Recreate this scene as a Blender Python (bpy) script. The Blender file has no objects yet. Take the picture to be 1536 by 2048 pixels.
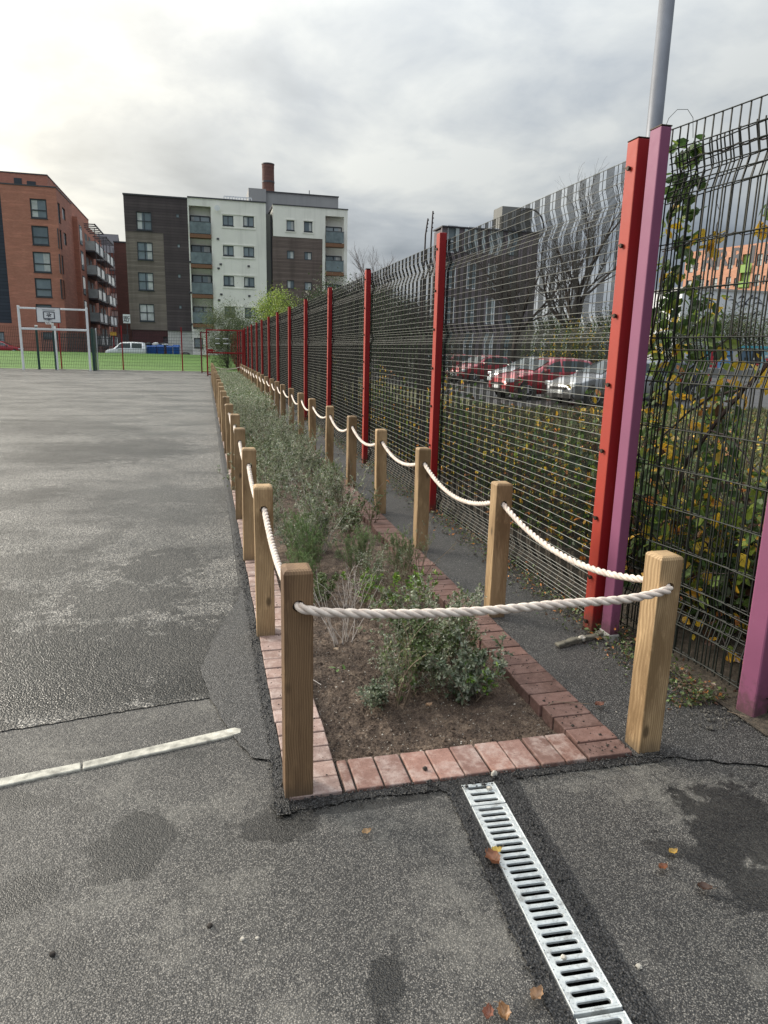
import bpy, bmesh, math, random
import numpy as np
from math import sin, cos, pi, radians, sqrt
from mathutils import Vector, Matrix, noise as mnoise

random.seed(7)
rng = np.random.default_rng(11)
SC = bpy.context.scene
COL = SC.collection

# ------------------------------------------------------------------ camera maths
CAM = np.array([0.0, 0.0, 1.57])
F = 1400.0
_d = np.array([-148.0, 6088.0, F]); _d /= np.linalg.norm(_d)
_up = -_d
_b = np.array([410 - 768.0, 693 - 1024.0, F]); _b -= _b.dot(_up) * _up; _b /= np.linalg.norm(_b)
_x = np.cross(_b, _up)
if _x[0] < 0: _x = -_x
M3 = np.array([_x, _b, _up])

def ray(px, py): return M3 @ np.array([px - 768.0, py - 1024.0, F])
def gp(px, py, z=0.0):
    r = ray(px, py); t = (z - CAM[2]) / r[2]; return (r[0]*t, r[1]*t)
def ay(px, py, Y):
    r = ray(px, py); t = Y / r[1]; return (r[0]*t, CAM[2] + r[2]*t)
def ax(px, py, X):
    r = ray(px, py); t = X / r[0]; return (r[1]*t, CAM[2] + r[2]*t)

# ------------------------------------------------------------------ tagging
def tag(o, label=None, cat=None, group=None, kind=None):
    if label: o['label'] = label
    if cat: o['category'] = cat
    if group: o['group'] = group
    if kind: o['kind'] = kind
    return o
def thing(name, label, cat, loc=(0, 0, 0), rz=0.0, group=None):
    o = bpy.data.objects.new(name, None); COL.objects.link(o)
    o.empty_display_size = 0.1
    o.location = loc; o.rotation_euler = (0, 0, rz)
    return tag(o, label, cat, group)
def dup(root, loc, rz=0.0, sc=1.0, label=None, group=None):
    r = root.copy(); COL.objects.link(r)
    r.location = loc; r.rotation_euler = (root.rotation_euler[0], root.rotation_euler[1], rz)
    r.scale = (sc, sc, sc) if not isinstance(sc, tuple) else sc
    if label: r['label'] = label
    if group: r['group'] = group
    for ch in list(root.children):
        c = ch.copy(); COL.objects.link(c); c.parent = r
        for g in list(ch.children):
            d = g.copy(); COL.objects.link(d); d.parent = c
    return r

# ------------------------------------------------------------------ mesh builder
class MB:
    def __init__(s):
        s.v = []; s.f = []; s.m = []; s.c = []; s.usec = False; s.n = 0
    def add(s, verts, faces, mi=0, col=None):
        b = s.n
        s.v.extend(verts); s.n += len(verts)
        for f in faces:
            s.f.append(tuple(i + b for i in f)); s.m.append(mi)
        if col is not None: s.usec = True
        s.c.extend([col if col is not None else (1, 1, 1)] * len(verts))
        return s
    def box(s, x0, x1, y0, y1, z0, z1, mi=0, col=None):
        v = [(x0,y0,z0),(x1,y0,z0),(x1,y1,z0),(x0,y1,z0),(x0,y0,z1),(x1,y0,z1),(x1,y1,z1),(x0,y1,z1)]
        return s.add(v, [(0,3,2,1),(4,5,6,7),(0,1,5,4),(1,2,6,5),(2,3,7,6),(3,0,4,7)], mi, col)
    def beam(s, p, q, w, h=None, mi=0, col=None):
        h = h or w
        p = Vector(p); q = Vector(q); d = (q - p)
        if d.length < 1e-6: return s
        d.normalize(); u = Vector((0,0,1)) if abs(d.z) < .95 else Vector((0,1,0))
        a = d.cross(u).normalized(); b = a.cross(d)
        v = []
        for c in (p, q):
            for sx, sy in ((-1,-1),(1,-1),(1,1),(-1,1)):
                v.append(tuple(c + a*(sx*w/2) + b*(sy*h/2)))
        return s.add(v, [(0,1,2,3),(7,6,5,4),(0,4,5,1),(1,5,6,2),(2,6,7,3),(3,7,4,0)], mi, col)
    def tube(s, pts, r, n=6, mi=0, col=None, caps=True):
        P = [Vector(p) for p in pts]; k = len(P)
        if k < 2: return s
        rr = r if hasattr(r, '__len__') else [r]*k
        v = []; pa = None
        for i in range(k):
            d = (P[min(i+1,k-1)] - P[max(i-1,0)])
            d = d.normalized() if d.length > 1e-9 else Vector((0,0,1))
            if pa is None:
                u = Vector((0,0,1)) if abs(d.z) < .9 else Vector((1,0,0))
                pa = d.cross(u).normalized()
            else:
                pa = (pa - d*pa.dot(d)).normalized()
            pb = d.cross(pa)
            for j in range(n):
                t = 2*pi*j/n
                v.append(tuple(P[i] + pa*(cos(t)*rr[i]) + pb*(sin(t)*rr[i])))
        f = []
        for i in range(k-1):
            for j in range(n):
                a = i*n+j; b = i*n+(j+1)%n
                f.append((a, b, b+n, a+n))
        if caps:
            f.append(tuple(range(n-1,-1,-1))); f.append(tuple(range((k-1)*n, k*n)))
        return s.add(v, f, mi, col)
    def cyl(s, c, r, h, n=16, axis='z', mi=0, col=None, r2=None):
        c = Vector(c); ax_ = {'x':Vector((1,0,0)),'y':Vector((0,1,0)),'z':Vector((0,0,1))}[axis]
        return s.tube([c, c + ax_*h], [r, r2 if r2 is not None else r], n, mi, col)
    def prism(s, poly, y0, y1, axis='y', mi=0, col=None):
        n = len(poly)
        if axis == 'y': v = [(a,y0,b) for a,b in poly] + [(a,y1,b) for a,b in poly]
        elif axis == 'x': v = [(y0,a,b) for a,b in poly] + [(y1,a,b) for a,b in poly]
        else: v = [(a,b,y0) for a,b in poly] + [(a,b,y1) for a,b in poly]
        f = [tuple(range(n-1,-1,-1)), tuple(range(n,2*n))] + [(i,(i+1)%n,(i+1)%n+n,i+n) for i in range(n)]
        return s.add(v, f, mi, col)
    def build(s, name, mats, parent=None, smooth=False, bevel=0, local=False, seg=1):
        me = bpy.data.meshes.new(name)
        v = s.v
        if parent is not None and not local:
            L = parent.location
            v = [(a-L[0], b-L[1], c-L[2]) for a,b,c in v]
        me.from_pydata(v, [], s.f)
        if not isinstance(mats, (list, tuple)): mats = [mats]
        for m in mats: me.materials.append(m)
        if len(mats) > 1: me.polygons.foreach_set('material_index', s.m)
        if s.usec:
            at = me.color_attributes.new('Col', 'FLOAT_COLOR', 'POINT')
            a = np.ones((len(s.v), 4), np.float32); a[:, :3] = np.array(s.c, np.float32)
            at.data.foreach_set('color', a.ravel())
        bm = bmesh.new(); bm.from_mesh(me)
        if len(bm.faces) < 60000: bmesh.ops.recalc_face_normals(bm, faces=bm.faces)
        bm.to_mesh(me); bm.free()
        if smooth: me.shade_smooth()
        me.update()
        o = bpy.data.objects.new(name, me); COL.objects.link(o)
        if parent is not None: o.parent = parent
        if bevel:
            b = o.modifiers.new('bevel', 'BEVEL'); b.width = bevel; b.segments = seg; b.limit_method = 'ANGLE'
        return o

def np_mesh(name, V, Fq, mat, parent=None, col=None, smooth=False, extra=None):
    """V (n,3) local coordinates, Fq list of faces or (m,k) array"""
    me = bpy.data.meshes.new(name)
    me.from_pydata(V.tolist(), [], Fq.tolist() if hasattr(Fq, 'tolist') else Fq)
    for m in (mat if isinstance(mat, (list, tuple)) else [mat]): me.materials.append(m)
    if col is not None:
        at = me.color_attributes.new('Col', 'FLOAT_COLOR', 'POINT')
        a = np.ones((len(V), 4), np.float32); a[:, :3] = col
        at.data.foreach_set('color', a.ravel())
    if smooth: me.shade_smooth()
    me.update()
    o = bpy.data.objects.new(name, me); COL.objects.link(o)
    if parent is not None: o.parent = parent
    return o

# ------------------------------------------------------------------ materials
def S(h):  # sRGB hex -> linear
    h = h.lstrip('#'); r = [int(h[i:i+2], 16)/255 for i in (0, 2, 4)]
    return tuple((c/12.92 if c <= .04045 else ((c+.055)/1.055)**2.4) for c in r)
class Mat:
    def __init__(s, name):
        s.m = bpy.data.materials.new(name); s.m.use_nodes = True
        s.nt = s.m.node_tree; s.b = s.nt.nodes['Principled BSDF']
    def n(s, t, ins=None, **kw):
        nd = s.nt.nodes.new('ShaderNode' + t)
        for k, v in kw.items(): setattr(nd, k, v)
        if ins:
            for k, v in ins.items(): s.set(nd.inputs[k], v)
        return nd
    def set(s, sock, v):
        if isinstance(v, bpy.types.NodeSocket): s.nt.links.new(v, sock)
        elif isinstance(v, bpy.types.Node): s.nt.links.new(v.outputs[0], sock)
        else:
            if sock.type == 'RGBA' and hasattr(v, '__len__') and len(v) == 3: v = (*v, 1)
            sock.default_value = v
    def P(s, **kw):
        for k, v in kw.items(): s.set(s.b.inputs[k.replace('_', ' ')], v)
        return s
    def mix(s, f, a, b, mode='MIX'):
        nd = s.nt.nodes.new('ShaderNodeMix'); nd.data_type = 'RGBA'; nd.blend_type = mode
        s.set(nd.inputs[0], f); s.set(nd.inputs[6], a); s.set(nd.inputs[7], b); return nd.outputs[2]
    def math(s, op, a, b=None, c=None, clamp=False):
        nd = s.nt.nodes.new('ShaderNodeMath'); nd.operation = op; nd.use_clamp = clamp
        s.set(nd.inputs[0], a)
        if b is not None: s.set(nd.inputs[1], b)
        if c is not None: s.set(nd.inputs[2], c)
        return nd.outputs[0]
    def ramp(s, fac, stops, mode='LINEAR'):
        nd = s.nt.nodes.new('ShaderNodeValToRGB'); cr = nd.color_ramp; cr.interpolation = mode
        while len(cr.elements) < len(stops): cr.elements.new(.5)
        for e, (p, c) in zip(cr.elements, stops):
            e.position = p; e.color = (c, c, c, 1) if not hasattr(c, '__len__') else (*c, 1)
        s.set(nd.inputs[0], fac); return nd.outputs[0]
    def coord(s, kind='Object', scale=(1,1,1), loc=(0,0,0)):
        tc = s.nt.nodes.new('ShaderNodeTexCoord')
        mp = s.nt.nodes.new('ShaderNodeMapping'); mp.inputs['Scale'].default_value = scale; mp.inputs['Location'].default_value = loc
        s.nt.links.new(tc.outputs[kind], mp.inputs[0]); return mp.outputs[0]
    def pos(s):
        return s.nt.nodes.new('ShaderNodeNewGeometry').outputs['Position']
    def noise(s, vec, scale, detail=3, rough=.55, out=0, dist=0):
        nd = s.n('TexNoise', {'Vector': vec, 'Scale': scale, 'Detail': detail, 'Roughness': rough, 'Distortion': dist}); return nd.outputs[out]
    def bump(s, h, strength=.5, dist=.01, prev=None):
        nd = s.n('Bump', {'Height': h, 'Strength': strength, 'Distance': dist})
        if prev is not None: s.set(nd.inputs['Normal'], prev)
        s.set(s.b.inputs['Normal'], nd.outputs[0]); return nd.outputs[0]
    def sstep(s, v, a, b):
        nd = s.nt.nodes.new('ShaderNodeMapRange'); nd.interpolation_type = 'SMOOTHSTEP'
        s.set(nd.inputs[0], v); nd.inputs[1].default_value = a; nd.inputs[2].default_value = b
        return nd.outputs[0]

def plain(name, col, rough=.6, metal=0, nz=0.12, sc=6, bump=0, spec=.5, coat=0):
    M = Mat(name); c = M.coord('Object')
    f = M.noise(c, sc, 4)
    k = M.ramp(f, [(.3, tuple(x*(1-nz) for x in col)), (.7, tuple(min(1, x*(1+nz)) for x in col))])
    M.P(Base_Color=k, Roughness=M.math('ADD', rough-.06, M.math('MULTIPLY', M.noise(c, sc*3, 3), .12)), Metallic=metal)
    M.b.inputs['Specular IOR Level'].default_value = spec
    M.b.inputs['Coat Weight'].default_value = coat
    if bump: M.bump(M.noise(c, sc*8, 4), .4, bump)
    return M.m

def asphalt(name, dark, light, cell, bumpd, rough, stains=(), wet=0.0, bstr=.8, streak=None, wetcol=.5, patch=.25, midw=.28, dust=0.0):
    M = Mat(name); p = M.pos()
    vor = M.n('TexVoronoi', {'Vector': p, 'Scale': cell}, feature='F1')
    wn = M.n('SeparateColor', {0: vor.outputs['Color']}).outputs[0]
    fine = M.noise(p, cell*.9, 3, .7)
    v = M.math('ADD', M.math('MULTIPLY', wn, .8), M.math('MULTIPLY', M.math('SUBTRACT', fine, .5), .7))
    stone = M.ramp(v, [(.10, dark), (.60, tuple(a*(1-midw)+b*midw for a,b in zip(dark, light))), (.97, light)])
    gap = M.sstep(vor.outputs['Distance'], .30, .60)
    stone = M.mix(M.math('MULTIPLY', gap, .92), stone, tuple(x*.35 for x in dark))
    warm = M.mix(M.math('MULTIPLY', wn, .25), stone, (.30,.24,.18), 'SOFT_LIGHT')
    big = M.noise(p, .9, 5, .6, dist=.4)
    med = M.noise(p, 4.5, 4, .6)
    k = M.math('ADD', M.math('MULTIPLY', M.ramp(big, [(.32, 1-patch), (.68, 1+patch)]), .6), M.math('MULTIPLY', M.ramp(med, [(.3, 1-patch*.7),(.7, 1+patch*.7)]), .4))
    colr = M.mix(1.0, warm, M.n('CombineColor', {0: k, 1: k, 2: k}).outputs[0], 'MULTIPLY')
    if dust:
        dz_ = M.math('ADD', M.math('MULTIPLY', M.noise(p, 2.1, 7, .68), .75), M.math('MULTIPLY', M.noise(p, 31, 4, .7), .25))
        colr = M.mix(M.ramp(dz_, [(.50, 0.0), (.60, dust)]), colr, (.27,.255,.225))
        colr = M.mix(M.ramp(dz_, [(.36, .55), (.45, 0.0)]), colr, M.mix(1.0, colr, (.5,.5,.51), 'MULTIPLY'))
    mask = None
    if stains:
        dn = M.noise(p, 7.5, 6, .68); dn2 = M.noise(p, 48, 3, .6)
        for (x, y, rx, ry, rot, st) in stains:
            mp = M.n('Mapping', {'Vector': p, 'Location': (-x, -y, 0)})
            mp2 = M.n('Mapping', {'Vector': mp.outputs[0], 'Rotation': (0, 0, rot)})
            mp3 = M.n('Mapping', {'Vector': mp2.outputs[0], 'Scale': (1/rx, 1/ry, 0)})
            ln = M.n('VectorMath', {0: mp3.outputs[0]}, operation='LENGTH').outputs['Value']
            e = M.math('ADD', ln, M.math('ADD', M.math('MULTIPLY', M.math('SUBTRACT', dn, .5), 3.2), M.math('MULTIPLY', M.math('SUBTRACT', dn2, .5), .35)))
            g = M.math('MULTIPLY', M.math('SUBTRACT', 1.0, M.sstep(e, .78, 1.04)), st)
            mask = g if mask is None else M.math('MAXIMUM', mask, g)
    r = rough
    if mask is not None:
        colr = M.mix(mask, colr, M.mix(1.0, colr, (wetcol,)*3, 'MULTIPLY'))
        r = M.math('SUBTRACT', rough, M.math('MULTIPLY', mask, .14))
    if streak:
        sv = M.n('Mapping', {'Vector': p, 'Scale': streak})
        sn = M.noise(sv.outputs[0], 1.0, 6, .62, dist=.6)
        s2 = M.noise(p, 1.3, 6, .65)
        ss = M.math('ADD', M.math('MULTIPLY', sn, .6), M.math('MULTIPLY', s2, .4))
        wetm = M.ramp(ss, [(.43, 0.0), (.55, 1.0)])
        r = M.math('ADD', rough - wet*.5, M.math('MULTIPLY', wetm, wet))
        colr = M.mix(M.math('MULTIPLY', M.math('SUBTRACT', 1.0, wetm), .8), colr, M.mix(1.0, colr, (.36,.37,.385), 'MULTIPLY'))
    M.P(Base_Color=colr, Roughness=r)
    h = M.math('ADD', M.math('MULTIPLY', M.math('SUBTRACT', 1.0, vor.outputs['Distance']), .6), M.math('MULTIPLY', M.noise(p, cell*.22, 3, .6), 1.0))
    M.bump(h, bstr, bumpd)
    return M.m

def stain_px(lst):
    out = []
    for (px, py, rx, ry, rot, st) in lst:
        x, y = gp(px, py); out.append((x, y, rx, ry, rot, st))
    return out
M_ground = asphalt('old_asphalt', (.042,.041,.040), (.42,.40,.37), 240, .0034, .56,
    stain_px([(262,1690,.135,.17,.3,.95),(545,1655,.20,.075,0,.85),(40,1790,.16,.075,-.5,.9),(775,1965,.05,.12,.4,1),(30,1600,.30,.05,.4,.7),
              (1490,1650,.26,.24,.3,1),(1540,1790,.14,.24,-.6,1),(1360,1700,.13,.04,.3,.8),(720,1612,.35,.03,0,.8),(230,1510,.3,.03,.2,.5),(120,1930,.05,.09,.2,.5),(1150,2020,.3,.03,.2,.4)]), bstr=.85, wetcol=.24, dust=.24, patch=.3, midw=.34)
M_court = asphalt('coarse_wet_asphalt', (.036,.037,.038), (.78,.74,.675), 120, .0085, .42, stain_px([(150,1330,1.35,.62,.12,1),(-150,1230,.7,.5,0,.9),(400,1300,.30,.5,0,.9),(250,1200,.5,.35,.2,.8),(330,1130,.35,.45,.2,.85),(60,1130,.5,.4,0,.6),(60,855,1.6,1.4,.3,.6),(270,898,.9,1.5,.1,.75),(130,905,.8,1.2,0,.5),(225,860,.9,.9,0,.5),(480,1240,.05,.6,0,.8),(60,1420,.6,.12,.2,.8),(20,1000,.4,.8,.5,.6),(210,1080,.1,.7,.3,.5)]),
    wet=.16, bstr=.85, streak=(.30,.75,1), patch=.35, wetcol=.17, midw=.50)
M_fresh = asphalt('fresh_black_asphalt', (.008,.008,.009), (.15,.15,.155), 170, .006, .55, (), bstr=.9, patch=.3)
M_side = asphalt('fine_dark_asphalt', (.028,.028,.029), (.40,.39,.38), 215, .005, .55, (), bstr=.9, patch=.35)
M_carpark = asphalt('car_park_asphalt', (.07,.07,.07), (.2,.2,.195), 60, .004, .5, (), wet=.15, bstr=.3, streak=(.3,.3,1))
M_tar = plain('tar_joint', (.008,.008,.008), .5, nz=.3, sc=30, bump=.004)

def m_brick_paver(name, a, b, pale):
    M = Mat(name); p = M.pos()
    at = M.n('Attribute', attribute_name='Col')
    n1 = M.noise(p, 22, 6, .7); n2 = M.noise(p, 160, 4, .7); n3 = M.noise(p, 7, 3, .6)
    base = M.ramp(n1, [(.3, a), (.7, b)])
    base = M.mix(1.0, base, at.outputs['Color'], 'MULTIPLY')
    base = M.mix(M.ramp(M.math('ADD', M.math('MULTIPLY', n1, .6), M.math('MULTIPLY', n3, .5)), [(.52, 0.0), (.72, .75)]), base, pale)
    sp = M.ramp(n2, [(.30, .35), (.45, 1.0)])
    base = M.mix(.8, base, M.n('CombineColor', {0: sp, 1: sp, 2: sp}).outputs[0], 'MULTIPLY')
    M.P(Base_Color=base, Roughness=.75)
    M.bump(M.math('ADD', n2, n1), .6, .003)
    return M.m
M_brickL = m_brick_paver('pale_weathered_brick', (.24,.155,.13), (.36,.25,.215), (.46,.38,.35))
M_brickR = m_brick_paver('red_brown_brick', (.105,.056,.045), (.165,.088,.072), (.20,.125,.108))
M_brickF = m_brick_paver('chalky_red_brick', (.17,.088,.070), (.27,.155,.125), (.42,.35,.32))

def m_soil():
    M = Mat('brown_soil'); p = M.pos()
    a = M.noise(p, 12, 6, .75); b = M.noise(p, 170, 5, .8); c = M.noise(p, 420, 2, .6)
    k = M.ramp(M.math('ADD', M.math('MULTIPLY', a, .5), M.math('MULTIPLY', b, .5)), [(.37, (.022,.014,.010)), (.5, (.105,.070,.050)), (.60, (.27,.20,.145))])
    k = M.mix(M.ramp(c, [(.60, 0.0), (.68, .6)]), k, (.46,.38,.30))
    M.P(Base_Color=k, Roughness=.9); M.bump(M.math('ADD', b, M.math('MULTIPLY', c, .5)), 1.0, .012)
    return M.m
M_soil = m_soil()

def m_wood(name, a, b, c2):
    M = Mat(name)
    oi = M.n('ObjectInfo').outputs['Random']
    tc = M.nt.nodes.new('ShaderNodeTexCoord')
    off = M.n('CombineXYZ', {0: M.math('MULTIPLY', oi, 7.0), 1: M.math('MULTIPLY', oi, 3.3), 2: M.math('MULTIPLY', oi, 11.0)})
    v = M.n('VectorMath', {0: tc.outputs['Object'], 1: off.outputs[0]}, operation='ADD').outputs[0]
    mp = M.n('Mapping', {'Vector': v, 'Scale': (1, 1, .028)}).outputs[0]
    warp = M.n('VectorMath', {0: mp, 1: M.n('VectorMath', {0: M.n('TexNoise', {'Vector': M.n('Mapping', {'Vector': v, 'Scale': (3, 3, 1.6)}).outputs[0], 'Scale': 2.2, 'Detail': 2}).outputs['Color'], 'Scale': .035}, operation='SCALE').outputs[0]}, operation='ADD').outputs[0]
    w = M.n('TexWave', {'Vector': warp, 'Scale': 38, 'Distortion': .6, 'Detail': 2, 'Detail Scale': 1.2}, wave_type='RINGS', rings_direction='Z').outputs['Fac']
    fib = M.noise(M.n('Mapping', {'Vector': v, 'Scale': (160, 160, 5)}).outputs[0], 1, 3, .6)
    blotch = M.noise(M.n('Mapping', {'Vector': v, 'Scale': (9, 9, 2.2)}).outputs[0], 1, 4, .6)
    k = M.ramp(M.math('ADD', M.math('MULTIPLY', w, .38), M.math('MULTIPLY', fib, .62)), [(.25, a), (.72, b)])
    k = M.mix(M.ramp(blotch, [(.42, 0.0), (.62, .9)]), k, c2)
    bl2 = M.noise(M.n('Mapping', {'Vector': v, 'Scale': (30, 30, 9)}).outputs[0], 1, 5, .7)
    k = M.mix(M.ramp(bl2, [(.55, 0.0), (.75, .5)]), k, tuple(min(1, x*1.35) for x in b))
    pz = M.n('SeparateXYZ', {0: M.pos()}).outputs[2]
    k = M.mix(M.math('MULTIPLY', M.math('SUBTRACT', 1.0, M.sstep(M.math('ADD', pz, M.math('MULTIPLY', bl2, .08)), .04, .13)), .45), k, (.06,.05,.04))
    kv = M.n('TexVoronoi', {'Vector': M.n('Mapping', {'Vector': v, 'Scale': (7, 7, 3.6)}).outputs[0], 'Scale': 1.0, 'Randomness': 1.0})
    kn = M.math('SUBTRACT', 1.0, M.sstep(kv.outputs['Distance'], .05, .14))
    k = M.mix(M.math('MULTIPLY', kn, .8), k, tuple(x*.35 for x in c2))
    tone = M.math('ADD', .78, M.math('MULTIPLY', M.math('FRACT', M.math('MULTIPLY', oi, 37.0)), .36))
    k = M.mix(1.0, k, M.n('CombineColor', {0: tone, 1: M.math('MULTIPLY', tone, .99), 2: M.math('MULTIPLY', tone, .97)}).outputs[0], 'MULTIPLY')
    crk = M.noise(M.n('Mapping', {'Vector': v, 'Scale': (70, 70, 1.3)}).outputs[0], 1, 3, .6)
    k = M.mix(M.ramp(crk, [(.69, 0.0), (.73, .75)]), k, tuple(x*.2 for x in c2))
    M.P(Base_Color=k, Roughness=.7)
    M.bump(M.math('ADD', fib, M.math('MULTIPLY', w, .6)), .5, .0018)
    return M.m
M_wood = m_wood('treated_timber', (.26,.168,.083), (.44,.305,.17), (.19,.118,.055))
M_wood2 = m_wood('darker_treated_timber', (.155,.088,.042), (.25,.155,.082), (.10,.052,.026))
M_hole = plain('dark_hole', (.006,.005,.004), .9)

def m_rope():
    M = Mat('cotton_rope'); c = M.pos()
    n = M.noise(c, 30, 4); f = M.noise(c, 700, 2, .6)
    M.P(Base_Color=M.ramp(n, [(.35, (.55,.46,.40)), (.65, (.76,.67,.59))]), Roughness=.9)
    M.bump(f, .5, .0012); return M.m
M_rope = m_rope()

def m_paint(name, col, chip, rough=.4, amt=.70, dirt=.5):
    M = Mat(name); c = M.coord('Object')
    n = M.noise(c, 14, 7, .75); m = M.noise(c, 3, 4, .6); d = M.noise(M.coord('Object', (30, 30, 3)), 1, 5, .6)
    k = M.mix(M.ramp(m, [(.35, 0.0), (.7, dirt)]), col, tuple(x*.72+.01 for x in col))
    k = M.mix(M.ramp(d, [(.62, 0.0), (.8, .25)]), k, (.25,.2,.18))
    k = M.mix(M.ramp(n, [(amt, 0.0), (amt+.03, .8)]), k, chip)
    pz = M.n('SeparateXYZ', {0: M.pos()}).outputs[2]
    dz = M.math('ADD', pz, M.math('MULTIPLY', M.noise(c, 26, 5, .7), .45))
    k = M.mix(M.math('MULTIPLY', M.math('SUBTRACT', 1.0, M.sstep(dz, .22, .42)), .7), k, (.06,.045,.035))
    sc_ = M.noise(M.coord('Object', (120, 120, 9)), 1, 4, .7); k = M.mix(M.ramp(sc_, [(.70, 0.0), (.74, .35)]), k, chip)
    M.P(Base_Color=k, Roughness=M.math('ADD', rough, M.math('MULTIPLY', n, .25)))
    M.b.inputs['Specular IOR Level'].default_value = .35
    M.bump(n, .25, .002); return M.m
M_red = m_paint('red_post_paint', (.26,.008,.010), (.55,.22,.18))
M_redLit = m_paint('lit_side_red_post_paint', (.37,.040,.025), (.50,.22,.18))  # brighter red paints the sunlight into the posts' left faces
M_pink = m_paint('pink_post_paint', (.25,.080,.155), (.42,.30,.36), amt=.74)
M_wireV = plain('dark_green_wire', (.007,.009,.009), .6, metal=0, spec=.25)
M_wireH = plain('sky_lit_grey_wire', (.15,.155,.145), .42, metal=.4)  # sky light on the horizontal wires is put into this paler grey
M_wireB = plain('black_green_wire', (.006,.009,.007), .55, spec=.3)
M_galv = plain('galvanised_steel', (.45,.48,.50), .42, metal=.85, nz=.10, sc=10)
def m_grate():
    M = Mat('pressed_galvanised_grate'); p = M.pos()
    sp = M.n('TexVoronoi', {'Vector': p, 'Scale': 60}).outputs['Distance']
    n = M.noise(p, 40, 5, .6)
    k = M.ramp(n, [(.3, (.40,.43,.44)), (.7, (.58,.61,.61))])
    k = M.mix(M.ramp(sp, [(.07, .6), (.11, 0.0)]), k, (.16,.17,.17))
    gr = M.noise(p, 24, 6, .75); k = M.mix(M.ramp(gr, [(.52, 0.0), (.68, .6)]), k, (.13,.12,.105))
    M.P(Base_Color=k, Metallic=.35, Roughness=.5); M.bump(sp, .3, .001); return M.m
M_grate = m_grate()
M_pole = plain('lamp_column_steel', (.15,.16,.185), .5, metal=.5, nz=.18, sc=3)
M_white = plain('white_powder_coat', (.74,.76,.77), .45, nz=.06)
M_green = plain('dark_green_steel', (.012,.045,.04), .5)
M_black = plain('black_rubber', (.015,.015,.016), .7)
M_screw = plain('rusty_bolt', (.05,.035,.025), .6, metal=.6)
M_conc = plain('pale_concrete', (.42,.41,.38), .8, nz=.2, sc=12, bump=.004)
M_edge = plain('cream_stone_edging', (.40,.385,.335), .8, nz=.45, sc=28, bump=.005)

def m_leaf(name, rough=.45, trans=.3, tint=1.0):
    M = Mat(name); at = M.n('Attribute', attribute_name='Col').outputs['Color']
    n = M.noise(M.pos(), 60, 3)
    k = M.mix(1.0, at, M.ramp(n, [(.3, .75), (.7, 1.2)]), 'MULTIPLY')
    M.P(Base_Color=k, Roughness=rough)
    if trans:
        tr = M.n('BsdfTranslucent', {'Color': k}); mx = M.n('MixShader', {0: trans, 1: M.b.outputs[0], 2: tr.outputs[0]})
        M.nt.links.new(mx.outputs[0], M.nt.nodes['Material Output'].inputs[0])
    return M.m
M_leaf = m_leaf('foliage')
M_leafg = m_leaf('glossy_foliage', .38, .2)
M_leafb = m_leaf('bramble_foliage', .42, .42)
M_stem = plain('dry_stem', (.21,.16,.115), .85, nz=.25, sc=20)
M_stemg = plain('grey_twig', (.50,.45,.41), .9, nz=.2, sc=20)
M_stemd = plain('dark_bramble_stem', (.035,.022,.022), .7, nz=.3, sc=20)
M_bark = plain('tree_bark', (.045,.036,.030), .9, nz=.35, sc=3, bump=.02)
M_barkf = plain('grey_brown_bark', (.13,.105,.10), .9, nz=.25, sc=3)

def m_wall_brick(name, a, b, mortar, scale=1.0, bw=.225, bh=.075):
    M = Mat(name); p = M.pos()
    sx = M.n('SeparateXYZ', {0: p})
    nrm = M.n('SeparateXYZ', {0: M.nt.nodes.new('ShaderNodeNewGeometry').outputs['Normal']})
    isx = M.math('GREATER_THAN', M.math('ABSOLUTE', nrm.outputs[0]), .5)
    u = M.n('Mix', {0: isx, 2: sx.outputs[0], 3: sx.outputs[1]}, data_type='FLOAT').outputs[0]
    v = M.n('CombineXYZ', {0: u, 1: sx.outputs[2], 2: 0.0}).outputs[0]
    br = M.n('TexBrick', {'Vector': v, 'Color1': a, 'Color2': b, 'Mortar': mortar, 'Scale': scale, 'Mortar Size': .008, 'Brick Width': bw, 'Row Height': bh, 'Bias': 0.0})
    n = M.noise(p, .7, 5, .6); n2 = M.noise(M.n('Mapping', {'Vector': p, 'Scale': (.6, .6, 5)}).outputs[0], 1, 4)
    k = M.mix(M.ramp(n, [(.3, 0.0), (.7, .45)]), br.outputs['Color'], tuple(x*.62 for x in a))
    k = M.mix(M.ramp(n2, [(.5, 0.0), (.72, .3)]), k, tuple(min(1, x*1.5) for x in b))
    M.P(Base_Color=k, Roughness=.85); return M.m
M_bRed = m_wall_brick('red_building_brick', (.45,.175,.12), (.52,.215,.15), (.26,.17,.13))
M_bDk = m_wall_brick('dark_building_brick', (.12,.05,.042), (.15,.06,.05), (.10,.06,.05))
M_bMar = m_wall_brick('maroon_base_brick', (.075,.026,.028), (.095,.032,.034), (.06,.03,.03))
M_bOr = m_wall_brick('orange_building_brick', (.60,.30,.19), (.66,.35,.23), (.42,.2,.13))
M_bWh = m_wall_brick('white_base_brick', (.52,.52,.48), (.60,.60,.56), (.3,.3,.28), bw=.45, bh=.3)
M_bChim = m_wall_brick('chimney_brick', (.12,.055,.045), (.15,.07,.058), (.10,.06,.05))

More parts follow.
